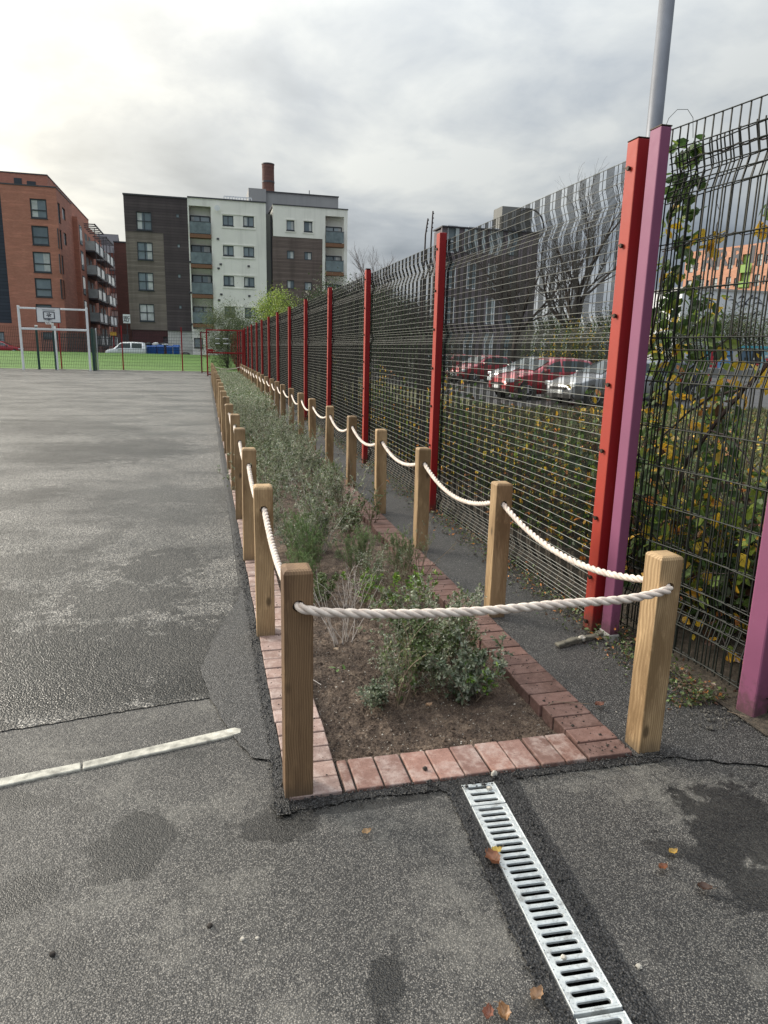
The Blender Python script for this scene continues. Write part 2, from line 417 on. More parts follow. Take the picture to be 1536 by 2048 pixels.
def m_clad(name, a, b, sp=.24, stain=.4, vert=False):
    M = Mat(name); p = M.pos(); sx = M.n('SeparateXYZ', {0: p})
    zz = M.math('DIVIDE', sx.outputs[2], sp)
    fr = M.math('FRACT', zz); fl = M.math('FLOOR', zz)
    row = M.n('TexWhiteNoise', {'W': fl}, noise_dimensions='1D').outputs['Value']
    seam = M.math('LESS_THAN', fr, .12)
    n = M.noise(M.n('Mapping', {'Vector': p, 'Scale': (.9, .9, 3.5)}).outputs[0], 1, 6, .65)
    n2 = M.noise(M.n('Mapping', {'Vector': p, 'Scale': (1.3, 1.3, .12)}).outputs[0], 1, 4, .6)
    k = M.ramp(M.math('ADD', M.math('MULTIPLY', row, .5), M.math('MULTIPLY', n, .5)), [(.2, a), (.8, b)])
    k = M.mix(M.ramp(n2, [(.42, 0.0), (.7, stain)]), k, tuple(x*.45 for x in a))
    k = M.mix(M.math('MULTIPLY', seam, .75), k, tuple(x*.25 for x in a))
    M.P(Base_Color=k, Roughness=.8); return M.m
M_clDark = m_clad('dark_timber_cladding', (.060,.046,.050), (.095,.075,.078), .26)
M_clGrey = m_clad('weathered_timber_cladding', (.155,.128,.11), (.25,.21,.18), .15)
M_clBrn = m_clad('brown_timber_cladding', (.115,.085,.075), (.19,.145,.13), .15)
M_navy = m_clad('navy_metal_cladding', (.028,.036,.055), (.040,.050,.072), .35, .2)
def m_render(name, a, streak=.35):
    M = Mat(name); p = M.pos()
    n = M.noise(p, .6, 5, .6); n2 = M.noise(M.n('Mapping', {'Vector': p, 'Scale': (1.6, 1.6, .10)}).outputs[0], 1, 5, .65)
    k = M.ramp(n, [(.3, tuple(x*.9 for x in a)), (.7, a)])
    k = M.mix(M.ramp(n2, [(.5, 0.0), (.75, streak)]), k, tuple(x*.5 for x in a))
    M.P(Base_Color=k, Roughness=.85); return M.m
M_rend = m_render('off_white_render', (.88,.865,.80))
M_rend2 = m_render('grey_render', (.34,.34,.34))
M_rendD = m_render('recess_grey', (.22,.22,.21))
M_slate = m_render('slate_roof', (.10,.10,.115))
M_glass = Mat('window_glass').P(Base_Color=(.10,.135,.15), Roughness=.06).m
M_glass.node_tree.nodes['Principled BSDF'].inputs['Specular IOR Level'].default_value = 1.0
def m_glassvar():
    M = Mat('varied_window_glass'); oi = M.n('ObjectInfo').outputs['Random']
    n = M.noise(M.pos(), .8, 3, .6)
    k = M.ramp(M.math('ADD', M.math('MULTIPLY', oi, .6), M.math('MULTIPLY', n, .4)), [(.15, (.08,.11,.13)), (.5, (.20,.25,.28)), (.8, (.36,.42,.45))])
    M.P(Base_Color=k, Roughness=.1); M.b.inputs['Specular IOR Level'].default_value = 1.0
    return M.m
M_glassv = m_glassvar()
M_frame = plain('dark_window_frame', (.03,.038,.048), .5)
M_curt = plain('pale_curtain', (.48,.50,.50), .8, nz=.2, sc=2)
M_balc = plain('pale_balcony_glass', (.42,.47,.47), .15, nz=.2, sc=2)
M_balcd = plain('balcony_glass', (.16,.20,.215), .1, nz=.25, sc=2)
M_steel = plain('dark_steelwork', (.07,.07,.08), .5, metal=.3)
M_slab = plain('brown_balcony_soffit', (.20,.10,.055), .7)

def m_grass(name, a, b, sc=3):
    M = Mat(name); p = M.pos()
    n = M.noise(p, sc, 6, .7); n2 = M.noise(p, .25, 4, .6); n3 = M.noise(p, 40, 3, .7)
    k = M.ramp(M.math('ADD', M.math('MULTIPLY', n, .5), M.math('MULTIPLY', n3, .5)), [(.3, a), (.7, b)])
    k = M.mix(M.ramp(n2, [(.35, 0.0), (.7, .5)]), k, tuple(x*.7 for x in a))
    M.P(Base_Color=k, Roughness=.9); M.bump(n3, .7, .03); return M.m
M_field = m_grass('playing_field_grass', (.055,.125,.018), (.12,.235,.04))
def m_verge():
    M = Mat('rough_verge'); p = M.pos(); n = M.noise(p, 2.2, 6, .7); n3 = M.noise(p, 38, 4, .7)
    g = M.ramp(M.math('ADD', M.math('MULTIPLY', n, .5), M.math('MULTIPLY', n3, .5)), [(.3, (.045,.06,.018)), (.7, (.14,.125,.055))])
    e = M.ramp(n3, [(.3, (.02,.016,.012)), (.7, (.095,.075,.055))])
    x = M.math('ADD', M.n('SeparateXYZ', {0: p}).outputs[0], M.math('MULTIPLY', n, .9))
    M.P(Base_Color=M.mix(M.sstep(x, 3.4, 4.1), e, g), Roughness=.92); M.bump(n3, .8, .02); return M.m
M_verge = m_verge()

def m_cols(name, rough=.7, spec=.5):
    M = Mat(name); at = M.n('Attribute', attribute_name='Col').outputs['Color']
    M.P(Base_Color=M.mix(1.0, at, M.ramp(M.noise(M.pos(), 3, 4), [(.3, .85), (.7, 1.1)]), 'MULTIPLY'), Roughness=rough); return M.m
M_poster = m_cols('painted_panels')
M_dark = plain('shade_black_drain', (.004,.004,.004), .9, spec=.1)  # shade inside the channel is put into this near-black colour
M_dirt = plain('dark_crumbs', (.03,.024,.02), .9, nz=.4, sc=40)
M_stone = plain('pale_pebble', (.42,.39,.34), .8, nz=.3, sc=40, bump=.003)

# ================================================================== GROUND
from mathutils.geometry import tessellate_polygon
BX0, BX1 = .237, 1.62      # outer edges of the brick border
IX0, IX1 = .437, 1.42      # inner edges
BY0, BY1, BYE = 2.20, 2.40, 34.6
GSL = .055                  # slant of the drain
def gx(y): return .934 - (2.155 - y) * GSL
def sheet(name, loops, z, mat, kind='structure'):
    pts = [[Vector((a, b, 0)) for a, b in lp] for lp in loops]
    tris = tessellate_polygon(pts)
    flat = [(a, b, z) for lp in loops for a, b in lp]
    me = bpy.data.meshes.new(name); me.from_pydata(flat, [], [tuple(t) for t in tris]); me.materials.append(mat)
    bm = bmesh.new(); bm.from_mesh(me)
    for f in bm.faces:
        f.normal_update()
        if f.normal.z < 0: f.normal_flip()
    bm.to_mesh(me); bm.free()
    o = bpy.data.objects.new(name, me); COL.objects.link(o)
    if kind: o['kind'] = kind
    return o
HW = .067
drain_hole = [(gx(2.16)-HW, 2.16), (gx(.3)-HW, .3), (gx(.3)+HW, .3), (gx(2.16)+HW, 2.16)]
sheet('ground', [[(-400,-60),(500,-60),(500,700),(-400,700)],
                 [(BX0+.01,BY0+.01),(BX0+.01,BYE),(BX1-.01,BYE),(BX1-.01,BY0+.01)], drain_hole], 0, M_ground)
def jag(pts, step=.03, amp=.006, fade=8.0):
    out = []
    for i in range(len(pts)-1):
        a = Vector(pts[i]); b = Vector(pts[i+1]); L = (b-a).length
        n = max(1, int(L / (step * max(1, (a.y+b.y)/2/fade * 2))))
        nrm = Vector((-(b-a).y, (b-a).x)).normalized()
        for k in range(n):
            t = k/n; p = a.lerp(b, t)
            q = .35*mnoise.noise(Vector((p.x*9, p.y*9, 3.3))) + .6*mnoise.noise(Vector((p.x*55, p.y*55, 1.3))) + .5*mnoise.noise(Vector((p.x*150, p.y*150, 5.3)))
            out.append(tuple(p + nrm*amp*q))
    out.append(tuple(pts[-1])); return out
# coarse, wet playground surface
sheet('playground_asphalt', [jag([(-3,2.50),(-.871,2.905),(-.225,3.009),(-.03,3.03),(.04,2.95)], .02, .010) + [(.17,3.2),(.17,47.3),(-60,47.3),(-60,2.5)]], .004, M_court)
# finer strip beside the left bricks
sheet('edge_strip', [jag([(.13,2.50),(.068,2.66),(-.03,3.02),(-.075,3.34),(.02,3.8),(.15,4.3),(.185,4.6),(.165,7.4),(.17,20),(.17,40.0)], .03, .012) + [(BX0,40.0),(BX0,2.45)]], .008, M_side)
sheet('seam_strip', [jag([(.185,2.12),(.20,2.6),(.195,3.4),(.205,5),(.20,9),(.20,34)], .02, .010) + [(BX0,34),(BX0,2.12)]], .012, M_fresh)
sheet('front_seam', [jag([(.16,2.19),(.2,2.135),(.5,2.160),(.82,2.150),(1.3,2.160),(1.70,2.145),(1.85,2.19)], .012, .014) + [(1.86,2.26),(1.62,2.199),(.24,2.199)]], .0055, M_fresh)
# gravelly strip between bed and fence
sheet('side_path', [[(BX1,2.198)] + jag([(1.74,2.17),(2.05,2.05),(2.5,1.75),(3.2,1.55)], .03, .02) + [(6,1.5),(6,3.0),(2.36,3.0),(2.30,40),(BX1,40)]], .008, M_side)
# fresh asphalt either side of the drain
def dstrip(x_in, x_out, z):
    a = [(gx(y)+x_in, y) for y in (2.19, .3)]
    b = jag([(gx(y)+x_out*w, y) for y, w in ((.3,1.03),(.8,1.05),(1.2,1.0),(1.6,1.0),(1.9,1.02),(2.13,1.06),(2.145,1.2))], .008, .008)
    sheet('drain_surround', [a + b], z, M_fresh)
dstrip(-HW, -HW-.052, .006)
dstrip(HW, HW+.078, .006)
sheet('drain_surround', [[(gx(2.16)-HW-.001,2.1605),(gx(2.16)+HW+.001,2.1605),(gx(2.16)+HW,2.199),(gx(2.16)-HW,2.199)]], .0075, M_fresh)

def terrain(name, x0, x1, y0, y1, nx, ny, fz, mat, kind='structure'):
    X, Y = np.meshgrid(np.linspace(x0, x1, nx), np.linspace(y0, y1, ny))
    V = np.array([(x, y, fz(x, y)) for x, y in zip(X.ravel(), Y.ravel())])
    idx = np.arange(nx*ny).reshape(ny, nx)
    Fq = np.stack([idx[:-1,:-1], idx[:-1,1:], idx[1:,1:], idx[1:,:-1]], -1).reshape(-1, 4)
    o = np_mesh(name, V, Fq, mat, smooth=True)
    if kind: o['kind'] = kind
    return o
def sst(a, b, t):
    t = max(0, min(1, (t-a)/(b-a))); return t*t*(3-2*t)
def fz_field(x, y):
    z = .012 + .80*sst(48, 68, y) - .45*sst(70, 75, y)
    z *= 1 - sst(2.0, 8.0, x)
    return z + .02*mnoise.noise(Vector((x*.4, y*.4, 0))) * sst(48, 55, y) + .001
terrain('playing_field', -90, 14, 47.3, 74.0, 90, 40, fz_field, M_field)
terrain('service_road', -90, 14, 73.9, 140, 30, 10, lambda x, y: .36*(1 - sst(2, 8, x)) + .006, M_carpark)
sheet('concrete_kerb', [[(-60,47.0),(-.1,47.0),(-.1,47.32),(-60,47.32)]], .020, M_conc)
def fz_verge(x, y):
    w = sst(2.28, 2.7, x)
    return .012 + w*(.04 + .10*mnoise.noise(Vector((x*.8, y*.5, 2))) + .16*(1 - sst(2.6, 5.5, x))*sst(2.5, 3.2, y)) - .0*sst(8, 9.5, x)
terrain('rough_verge', 9.15, 48, 2.2, 19.2, 40, 30, lambda x, y: .03 + .05*mnoise.noise(Vector((x*.4, y*.4, 2))), M_verge)
terrain('rough_verge', 2.26, 9.2, 2.2, 60, 50, 160, lambda x, y: fz_verge(x, y)*(1-sst(8.0, 9.2, x)) + .006, M_verge)
sheet('car_park', [[(8.8,19.3),(60,19.3),(60,44),(8.8,60)]], .014, M_carpark)
# soil of the planted bed
def fz_soil(x, y):
    v = Vector((x, y, 0))
    z = -.026 + .016*mnoise.noise(v*4) + .010*mnoise.noise(v*17) + .010*abs(mnoise.noise(v*38)) + .007*mnoise.noise(v*90)
    e = min(x-IX0, IX1-x, y-BY1)
    return min(z, .004) - .006*(1 - min(1, max(0, e)/.05))
terrain('soil_bed', IX0-.03, IX1+.03, BY1-.03, 4.02, 190, 300, fz_soil, M_soil)
terrain('soil_bed', IX0-.03, IX1+.03, 4.0, 5.6, 90, 130, fz_soil, M_soil)
terrain('soil_bed', IX0-.03, IX1+.03, 5.58, BYE, 22, 420, fz_soil, M_soil)

# ================================================================== BRICK EDGING
def bricks(name, label, cells, mat, tone, ztop, group='brick edging round the planted bed'):
    mb = MB()
    for (x0, x1, y0, y1) in cells:
        t = tone[0] + tone[1]*random.random(); j = random.uniform(-.0025, .0025); zj = random.uniform(-.003, .003)
        g = random.uniform(-.03, .03)
        mb.box(x0+.0035+j, x1-.0035+j, y0+.003, y1-.003, -.07, ztop+zj, 0, (t*(1+g), t, t*(1-g)))
    o = mb.build(name, mat, bevel=.0045, seg=2)
    return tag(o, label, 'brick edging', group)
P = .106
ncol = int((BYE - BY0) / P)
bricks('brick_edging', 'long left run of pale weathered brick pavers under the left row of posts',
       [(BX0, IX0, BY0+i*P, BY0+(i+1)*P) for i in range(ncol)], M_brickL, (.75, .45), .016)
bricks('brick_edging', 'long right run of dark red-brown brick pavers on the fence side of the bed',
       [(IX1+.008*sin(i*.9), BX1, BY0+i*P, BY0+(i+1)*P) for i in range(ncol)], M_brickR, (.75, .5), .024)
fr = [(IX0+.004, IX0+.048, BY0, BY1)]
x = IX0+.050
while x < IX1-.06:
    fr.append((x, min(x+.1045, IX1-.002), BY0, BY1)); x += .1045
bricks('brick_edging', 'short front row of chalky pink brick pavers between the two corner posts', fr, M_brickF, (.75, .5), .018)
# dark bedding that shows in the joints
mbj = MB()
mbj.box(BX0+.004, IX0-.004, BY0+.004, BYE, -.08, .004); mbj.box(IX1+.014, BX1-.004, BY0+.004, BYE, -.08, .006); mbj.box(IX0+.001, IX1, BY0+.005, BY1-.005, -.08, .004)
jo = mbj.build('joint_bedding', M_dirt); jo['kind'] = 'structure'

# ================================================================== TIMBER POSTS AND ROPES
def hx(i_right, y):    # centre line of the right row
    return max(1.575, 1.69 - .014*(y-2.24))
def post_mesh(h, mat):
    bm = bmesh.new(); bmesh.ops.create_cube(bm, size=1)
    for v in bm.verts: v.co = Vector((v.co.x*.1, v.co.y*.1, (v.co.z+.5)*h if v.co.z > 0 else -.05))
    top = [e for e in bm.edges if all(v.co.z > h*.9 for v in e.verts)]
    bmesh.ops.bevel(bm, geom=top, offset=.015, segments=2, profile=.45, affect='EDGES')
    vert = [e for e in bm.edges if abs(e.verts[0].co.z - e.verts[1].co.z) > h*.5]
    bmesh.ops.bevel(bm, geom=vert, offset=.004, segments=2, profile=.5, affect='EDGES')
    me = bpy.data.meshes.new('wooden_post'); bm.to_mesh(me); bm.free()
    o = bpy.data.objects.new('tmp_post', me); COL.objects.link(o)
    cb = MB(); cb.tube([(0,-.2,h-.125),(0,.2,h-.125)], .0205, 20)
    c = cb.build('tmp_cut', mat)
    md = o.modifiers.new('b', 'BOOLEAN'); md.operation = 'DIFFERENCE'; md.object = c; md.solver = 'EXACT'
    dg = bpy.context.evaluated_depsgraph_get()
    me2 = bpy.data.meshes.new_from_object(o.evaluated_get(dg)); me2.name = 'wooden_post'
    me2.materials.clear(); me2.materials.append(mat)
    bpy.data.objects.remove(o); bpy.data.objects.remove(c)
    return me2
HL, HR = .858, .836
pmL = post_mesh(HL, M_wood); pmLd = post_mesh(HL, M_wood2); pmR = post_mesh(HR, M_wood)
YL = [2.255, 3.725, 5.17, 6.50, 7.90]; YR = [2.255, 3.76, 5.24, 6.56, 7.93]
while YL[-1] < 33: YL.append(YL[-1] + 1.42)
while YR[-1] < 33.4: YR.append(YR[-1] + 1.42)
ordn = ['', 'second', 'third', 'fourth', 'fifth', 'sixth', 'seventh', 'eighth', 'ninth', 'tenth', 'eleventh', 'twelfth']
def lab_post(i, side, n):
    if i == 0:
        return ('dark brown stained timber corner post at the front left of the bed' if side == 'left'
                else 'honey coloured timber corner post at the front right of the bed, nearest the pink posts')
    if i == n-1: return f'last small timber post at the far end of the {side} row by the red gate'
    if i < 12: return f'{ordn[i]} timber post from the front in the {side} row beside the bed'
    return f'distant timber post in the crowded far half of the {side} row'
LP, RP = [], []
for side, ys, out in (('left', YL, LP), ('right', YR, RP)):
    for i, y in enumerate(ys):
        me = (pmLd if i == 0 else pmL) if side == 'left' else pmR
        o = bpy.data.objects.new('wooden_post', me); COL.objects.link(o)
        xx = .282 + random.uniform(-.006, .006) if side == 'left' else hx(0, y) + random.uniform(-.006, .006)
        if i == 0: xx = .276 if side == 'left' else 1.697
        o.location = (xx, y, 0)
        rz = random.uniform(-.05, .05)
        if i == 0: rz = -.005 if side == 'left' else .03
        o.rotation_euler = (random.uniform(-.012, .012)*(i > 0), random.uniform(-.012, .012)*(i > 0), rz)
        tag(o, lab_post(i, side, len(ys)), 'post', f'timber rope posts in the {side} row')
        out.append((xx, y, (HL if side == 'left' else HR) - .125))

def frames(P):
    T = [(P[min(i+1, len(P)-1)] - P[max(i-1, 0)]).normalized() for i in range(len(P))]
    u = Vector((0,0,1)) if abs(T[0].z) < .9 else Vector((1,0,0))
    a = T[0].cross(u).normalized(); out = []
    for t in T:
        a = (a - t*a.dot(t)).normalized(); out.append((a, t.cross(a)))
    return out
def rope_span(mb, a, b, sag, R=.0150, detail=True, step=.0075, pitch=.125):
    a = Vector(a); b = Vector(b); L = (b-a).length
    n = max(6, int(L/(step if detail else .12)))
    P = [a.lerp(b, i/n) - Vector((0,0,sag*4*(i/n)*(1-i/n))) for i in range(n+1)]
    if not detail:
        mb.tube(P, R*.95, 6); return
    fr_ = frames(P)
    for k in range(3):
        Q = []
        for i, p in enumerate(P):
            th = 2*pi*(i/n*L/pitch + k/3); A, B = fr_[i]
            Q.append(p + (A*cos(th) + B*sin(th))*R*.52)
        mb.tube(Q, R*.56, 7)
def rope_obj(label, spans, cat='rope'):
    mb = MB()
    for (a, b, sag, det) in spans: rope_span(mb, a, b, sag, detail=det)
    o = mb.build('rope', M_rope, smooth=True); return tag(o, label, cat, 'ropes threaded through the timber posts')
def row_rope(label, PP, sags):
    sp = []
    for i in range(len(PP)-1):
        a, b = PP[i], PP[i+1]
        # inside each post the rope runs straight through the hole
        sp.append(((a[0], a[1]+.047, a[2]), (b[0], b[1]-.047, b[2]-.002), sags*(1 + .15*sin(i*2.1)), a[1] < 8.5))
        sp.append(((b[0], b[1]-.052, b[2]-.002), (b[0], b[1]+.052, b[2]), 0, b[1] < 8.5))
    rope_obj(label, sp)
row_rope('cream twisted rope hanging in swags along the left row of posts', LP, .075)
row_rope('cream twisted rope hanging in swags along the right row of posts', RP, .105)
# front rope: out of the left hole, across, into the right hole
def curve_rope(mb, pts, R=.0158, pitch=.135):
    P = [Vector(p) for p in pts]
    out = []
    for i in range(len(P)-1):
        p0 = P[max(i-1,0)]; p1 = P[i]; p2 = P[i+1]; p3 = P[min(i+2,len(P)-1)]
        n = max(2, int((p2-p1).length/.007))
        for k in range(n):
            t = k/n
            out.append(.5*((2*p1) + (p2-p0)*t + (2*p0-5*p1+4*p2-p3)*t*t + (3*p1-p0-3*p2+p3)*t**3))
    out.append(P[-1]); L = 0; fr_ = frames(out)
    S_ = [0]
    for i in range(1, len(out)): S_.append(S_[-1] + (out[i]-out[i-1]).length)
    for k in range(3):
        Q = [p + (fr_[i][0]*cos(2*pi*(S_[i]/pitch + k/3)) + fr_[i][1]*sin(2*pi*(S_[i]/pitch + k/3)))*R*.52 for i, p in enumerate(out)]
        mb.tube(Q, R*.56, 8)
mb = MB()
(lx, ly, lz), (rx, ry, rz_) = LP[0], RP[0]
curve_rope(mb, [(lx,ly+.03,lz), (lx,ly-.045,lz), (lx+.02,ly-.075,lz-.003), (lx+.10,ly-.080,lz-.018), (lx+.35,ly-.080,lz-.040),
                (lx+.65,ly-.080,lz-.050), (lx+.95,ly-.080,lz-.044), (rx-.22,ry-.080,rz_-.022), (rx-.05,ry-.074,rz_-.004), (rx,ry-.045,rz_), (rx,ry+.03,rz_)])
o = mb.build('rope', M_rope, smooth=True); tag(o, 'thick pinkish cream rope sagging across the front between the two corner posts', 'rope', 'ropes threaded through the timber posts')
a, b = LP[-1], RP[-1]
rope_obj('thin looking rope slung across the far end of the bed in front of the gate', [((a[0],a[1]-.06,a[2]), (b[0],b[1]-.06,b[2]), .13, False)])

# ================================================================== DRAIN
def grate(name, y_start, L, n, first, label, group='drain grates'):
    t = thing(name, label, 'drain grate', (gx(y_start), y_start, 0), -math.atan(GSL), group)
    zt, zb = .0095, .0015
    W = .0625; sw = .0455; sh = .0082
    bm = bmesh.new()
    pitch = (L - .012) / n
    def ring(cx, cy, z, kx, ky):
        pts = []
        for k in range(16):
            th = 2*pi*(k+.5)/16; c_, s_ = cos(th), sin(th)
            x = (kx-ky)*(1 if c_ > 0 else -1) + ky*c_; pts.append(bm.verts.new((cx+x, cy+ky*s_, z)))
        return pts
    def rect(cx, cy, z, hx_, hy_):
        pts = []
        for k in range(16):
            th = 2*pi*(k+.5)/16; c_, s_ = cos(th), sin(th)
            # project to rectangle
            sx = (1 if c_ > 0 else -1); 
            if abs(c_) > abs(s_): x, y = sx*hx_, hy_*(s_/abs(c_))
            else: x, y = (hx_-(1-abs(c_)/abs(s_))*hx_*.25)*sx, (1 if s_ > 0 else -1)*hy_
            pts.append(bm.verts.new((cx+x, cy+y, z)))
        return pts
    for i in range(n):
        cy = -(.006 + pitch*(i+.5))
        o_ = rect(0, cy, zt, W, pitch/2); r_ = ring(0, cy, zt, sw+.003, sh+.0025); r1 = ring(0, cy, zt-.0015, sw, sh); r2 = ring(0, cy, zb, sw, sh)
        for k in range(16):
            q = (k+1) % 16
            bm.faces.new((o_[k], o_[q], r_[q], r_[k])); bm.faces.new((r_[k], r_[q], r1[q], r1[k])); bm.faces.new((r1[k], r1[q], r2[q], r2[k]))
    me = bpy.data.meshes.new('slotted_plate'); bm.to_mesh(me); bm.free(); me.materials.append(M_grate)
    o = bpy.data.objects.new('slotted_plate', me); COL.objects.link(o); o.parent = t
    mb = MB()
    for s_ in (-1, 1):
        mb.box(s_*W-.002, s_*W+.002, -L, 0, -.03, zt+.0012)
    mb.box(-W, W, -.006, 0, -.02, zt); mb.box(-W, W, -L, -L+.006, -.02, zt)
    mb.build('side_rails', M_grate, t, local=True, bevel=.0007)
    mb = MB()
    for i in range(n+1):
        cy = -(.006 + pitch*i)
        for xx in (-.018, .020):
            mb.cyl((xx+random.uniform(-.002,.002), max(-L+.004, min(-.004, cy)), zt-.0002), .0017, .0012, 8)
    for i in range(2*n):
        for s_ in (-1, 1): mb.cyl((s_*.0535, -(.008 + (L-.016)*(i+.5)/(2*n)), zt-.0002), .0024, .0012, 8)
    mb.build('raised_studs', M_grate, t, local=True)
    return t
grate('drain_grate', 2.152, .122, 3, True, 'short first piece of the silver slotted drain, touching the brick edging')
grate('drain_grate', 2.024, .806, 26, False, 'long silver slotted drain grate running down towards the camera')
grate('drain_grate', 1.208, .806, 26, False, 'last silver slotted drain grate cut off by the bottom edge of the picture')
mb = MB()
y0, y1 = 2.158, .32
for s_ in (-1, 1):
    mb.add([(gx(y0)+s_*.066,y0,-.002),(gx(y1)+s_*.066,y1,-.002),(gx(y1)+s_*.066,y1,-.14),(gx(y0)+s_*.066,y0,-.14)], [(0,1,2,3)])
mb.add([(gx(y0)-.066,y0,-.14),(gx(y1)-.066,y1,-.14),(gx(y1)+.066,y1,-.14),(gx(y0)+.066,y0,-.14)], [(0,1,2,3)])
mb.add([(gx(y0)-.066,y0,-.14),(gx(y0)+.066,y0,-.14),(gx(y0)+.066,y0,-.002),(gx(y0)-.066,y0,-.002)], [(0,1,2,3)])
ch = mb.build('drain_channel', M_tar); ch.data.materials[0] = M_dark; tag(ch, 'dark drain channel showing through the slots of the silver grates', 'drain channel')

# ================================================================== STONE EDGING LINE
def slab(pts, label):
    mb = MB(); mb.prism(pts, -.02, .0095, 'z'); o = mb.build('stone_edging', M_edge, bevel=.003)
    tag(o, label, 'stone edging', 'cream stone edging set in the asphalt')
E1 = [(-1.5,2.35),(-.506,2.552),(-.512,2.598),(-1.5,2.42)]
E2 = [(-.498,2.551),(.05,2.672),(.094,2.69),(.098,2.722),(.07,2.738),(-.504,2.600)]
slab(E1, 'cream stone edging strip running off the left side of the picture')
slab(E2, 'cream stone edging strip with a rounded end pointing at the bed')

# ================================================================== FENCES
def vfold(z, folds, dep=.03):
    for (a, b) in folds:
        if a <= z <= b: return dep*(1 - abs((z-a)/(b-a)*2-1))
    return 0.0
def wire_panel(L, z0, z1, folds, vys, hzs, tv, th, matv, math_):
    mb = MB()
    zs = [z0]
    for a, b in folds: zs += [a, (a+b)/2, b]
    zs.append(z1); zs = sorted(zs)
    for y in vys:
        pts = [(vfold(z, folds), y, z) for z in zs]
        h = tv/2; v = []; f = []
        for (x_, y_, z_) in pts:
            v += [(x_-h, y_-h, z_), (x_+h, y_-h, z_), (x_+h, y_+h, z_), (x_-h, y_+h, z_)]
        for i in range(len(pts)-1):
            for j in range(4):
                a = i*4+j; b = i*4+(j+1)%4; f.append((a, b, b+4, a+4))
        mb.add(v, f, 0)
    for z in hzs:
        x_ = vfold(z, folds) - tv*.5 - th*.4
        mb.tube([(x_, 0, z), (x_, L, z)], th/2, 6, mi=1)
    me = bpy.data.meshes.new('mesh_panel'); me.from_pydata(mb.v, [], mb.f); me.materials.append(matv); me.materials.append(math_)
    me.polygons.foreach_set('material_index', mb.m); me.update()
    return me
PS = 3.10; FX = 2.118; FY0 = 3.386
foldsR = [(.10,.24), (1.65,1.82), (2.30,2.48)]
vy = []
y = .02
while y < PS-.02:
    for k in range(7): vy.append(y + k*.0115)
    vy.append(y + 6*.0115 + .040); y += .150
hz = [.05,.075,.10,.125,.15,.175,.21,.24] + list(np.arange(.29, 1.64, .0525)) + [1.65,1.675,1.70,1.735,1.765,1.79,1.82] + list(np.arange(1.87, 2.29, .0525)) + [2.30,2.335,2.37,2.39,2.43,2.48,2.53,2.58]
panelR = wire_panel(PS, .04, 2.585, foldsR, vy, hz, .0028, .0041, M_wireV, M_wireH)
def put(name, me, parent, loc, rz=0):
    o = bpy.data.objects.new(name, me); COL.objects.link(o); o.parent = parent
    o.location = loc; o.rotation_euler = (0, 0, rz); return o
NF = 20
rf = thing('mesh_fence', 'tall red posted fence with dense grey wire panels along the right of the bed', 'fence', (FX, FY0, 0))
def rhs(w, d, h, mat, cap=True):
    mb = MB(); mb.box(0, w, 0, d, -.02, h); o = mb.build('post', mat, bevel=.006, seg=2); me = o.data
    return o
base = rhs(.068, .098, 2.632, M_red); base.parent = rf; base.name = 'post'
base.data.materials.append(M_redLit)
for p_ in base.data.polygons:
    if p_.normal.x < -.5: p_.material_index = 1  # left face takes the red with sunlight painted in
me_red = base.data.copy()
BZ = (.06, .33, .68, 1.06, 1.42, 1.78, 2.13, 2.50)
mb = MB(); mb.tube([(-.0165, .050, 0), (-.014, .050, 0), (.004, .050, 0)], [.011, .0125, .0085], 8); mb.beam((-.012, .050, 0), (-.014, .078, .006), .008)
bolt = mb.build('bolt', M_screw, rf, local=True); bolt.location = (0, 0, BZ[0])
for zb_ in BZ[1:]: put('bolt', bolt.data, rf, (0, 0, zb_))
mb = MB(); mb.box(-.001,.069,-.001,.099,2.6325,2.638); capo = mb.build('post_cap', M_screw, rf, local=True, bevel=.002)
for k in range(NF):
    if k:
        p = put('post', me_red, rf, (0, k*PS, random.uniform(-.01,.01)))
        bv = p.modifiers.new('b','BEVEL'); bv.width = .006; bv.segments = 2
        p.rotation_euler = (random.uniform(-.004,.004), random.uniform(-.006,.006), 0)
        if k < 5:
            for zb_ in BZ: put('bolt', bolt.data, rf, (0, k*PS, zb_))
        if k < 8: put('post_cap', capo.data, rf, (0, k*PS, 0))
    put('mesh_panel', panelR, rf, (.082, k*PS+.02, 0))

# dark mesh fence (pink posts) and its run behind the red one
foldsP = [(.24,.45), (1.45,1.67), (2.34,2.56)]
def vlist(L, s, j=.0): 
    out = []; y = .01
    while y < L: out.append(y); y += s
    return out
hzP = [.10,.24,.30,.35,.40,.45,.62,.82,1.02,1.22,1.45,1.50,1.56,1.61,1.67,1.90,2.12,2.34,2.40,2.45,2.50,2.56,2.655]
panelP = wire_panel(1.02, .08, 2.66, foldsP, vlist(1.02, .050), hzP, .0052, .0062, M_wireB, M_wireB)
panelP3 = wire_panel(3.0, .08, 2.50, foldsP, vlist(3.0, .050), hzP[:-1], .005, .006, M_wireB, M_wireB)
pf = thing('mesh_fence', 'dark wire mesh fence held between the two pink posts at the right', 'fence', (2.145, 3.243, 0))
pp = MB(); pp.box(0,.058,0,.092,-.02,2.65); p1 = pp.build('post', M_pink, pf, local=True, bevel=.006, seg=2)
pp = MB(); pp.box(-.004,.062,-.004,.004,-.0,.05); pp.box(-.004,.0,-.004,.096,-.0,.055); pp.build('concrete_collar', M_conc, pf, local=True, bevel=.002)
mb = MB(); mb.box(-.001,.059,-.001,.093,2.6505,2.656); mb.build('post_cap', M_screw, pf, local=True)
p2 = put('post', None, pf, (0,0,0)) if False else None
pp = MB(); pp.box(-.048,.048,-.046,.046,-.02,2.66); q = pp.build('post', M_pink, pf, local=True, bevel=.008, seg=2); q.location = (2.348-2.145, 2.392-3.243, 0); q.rotation_euler = (0,0,.22)
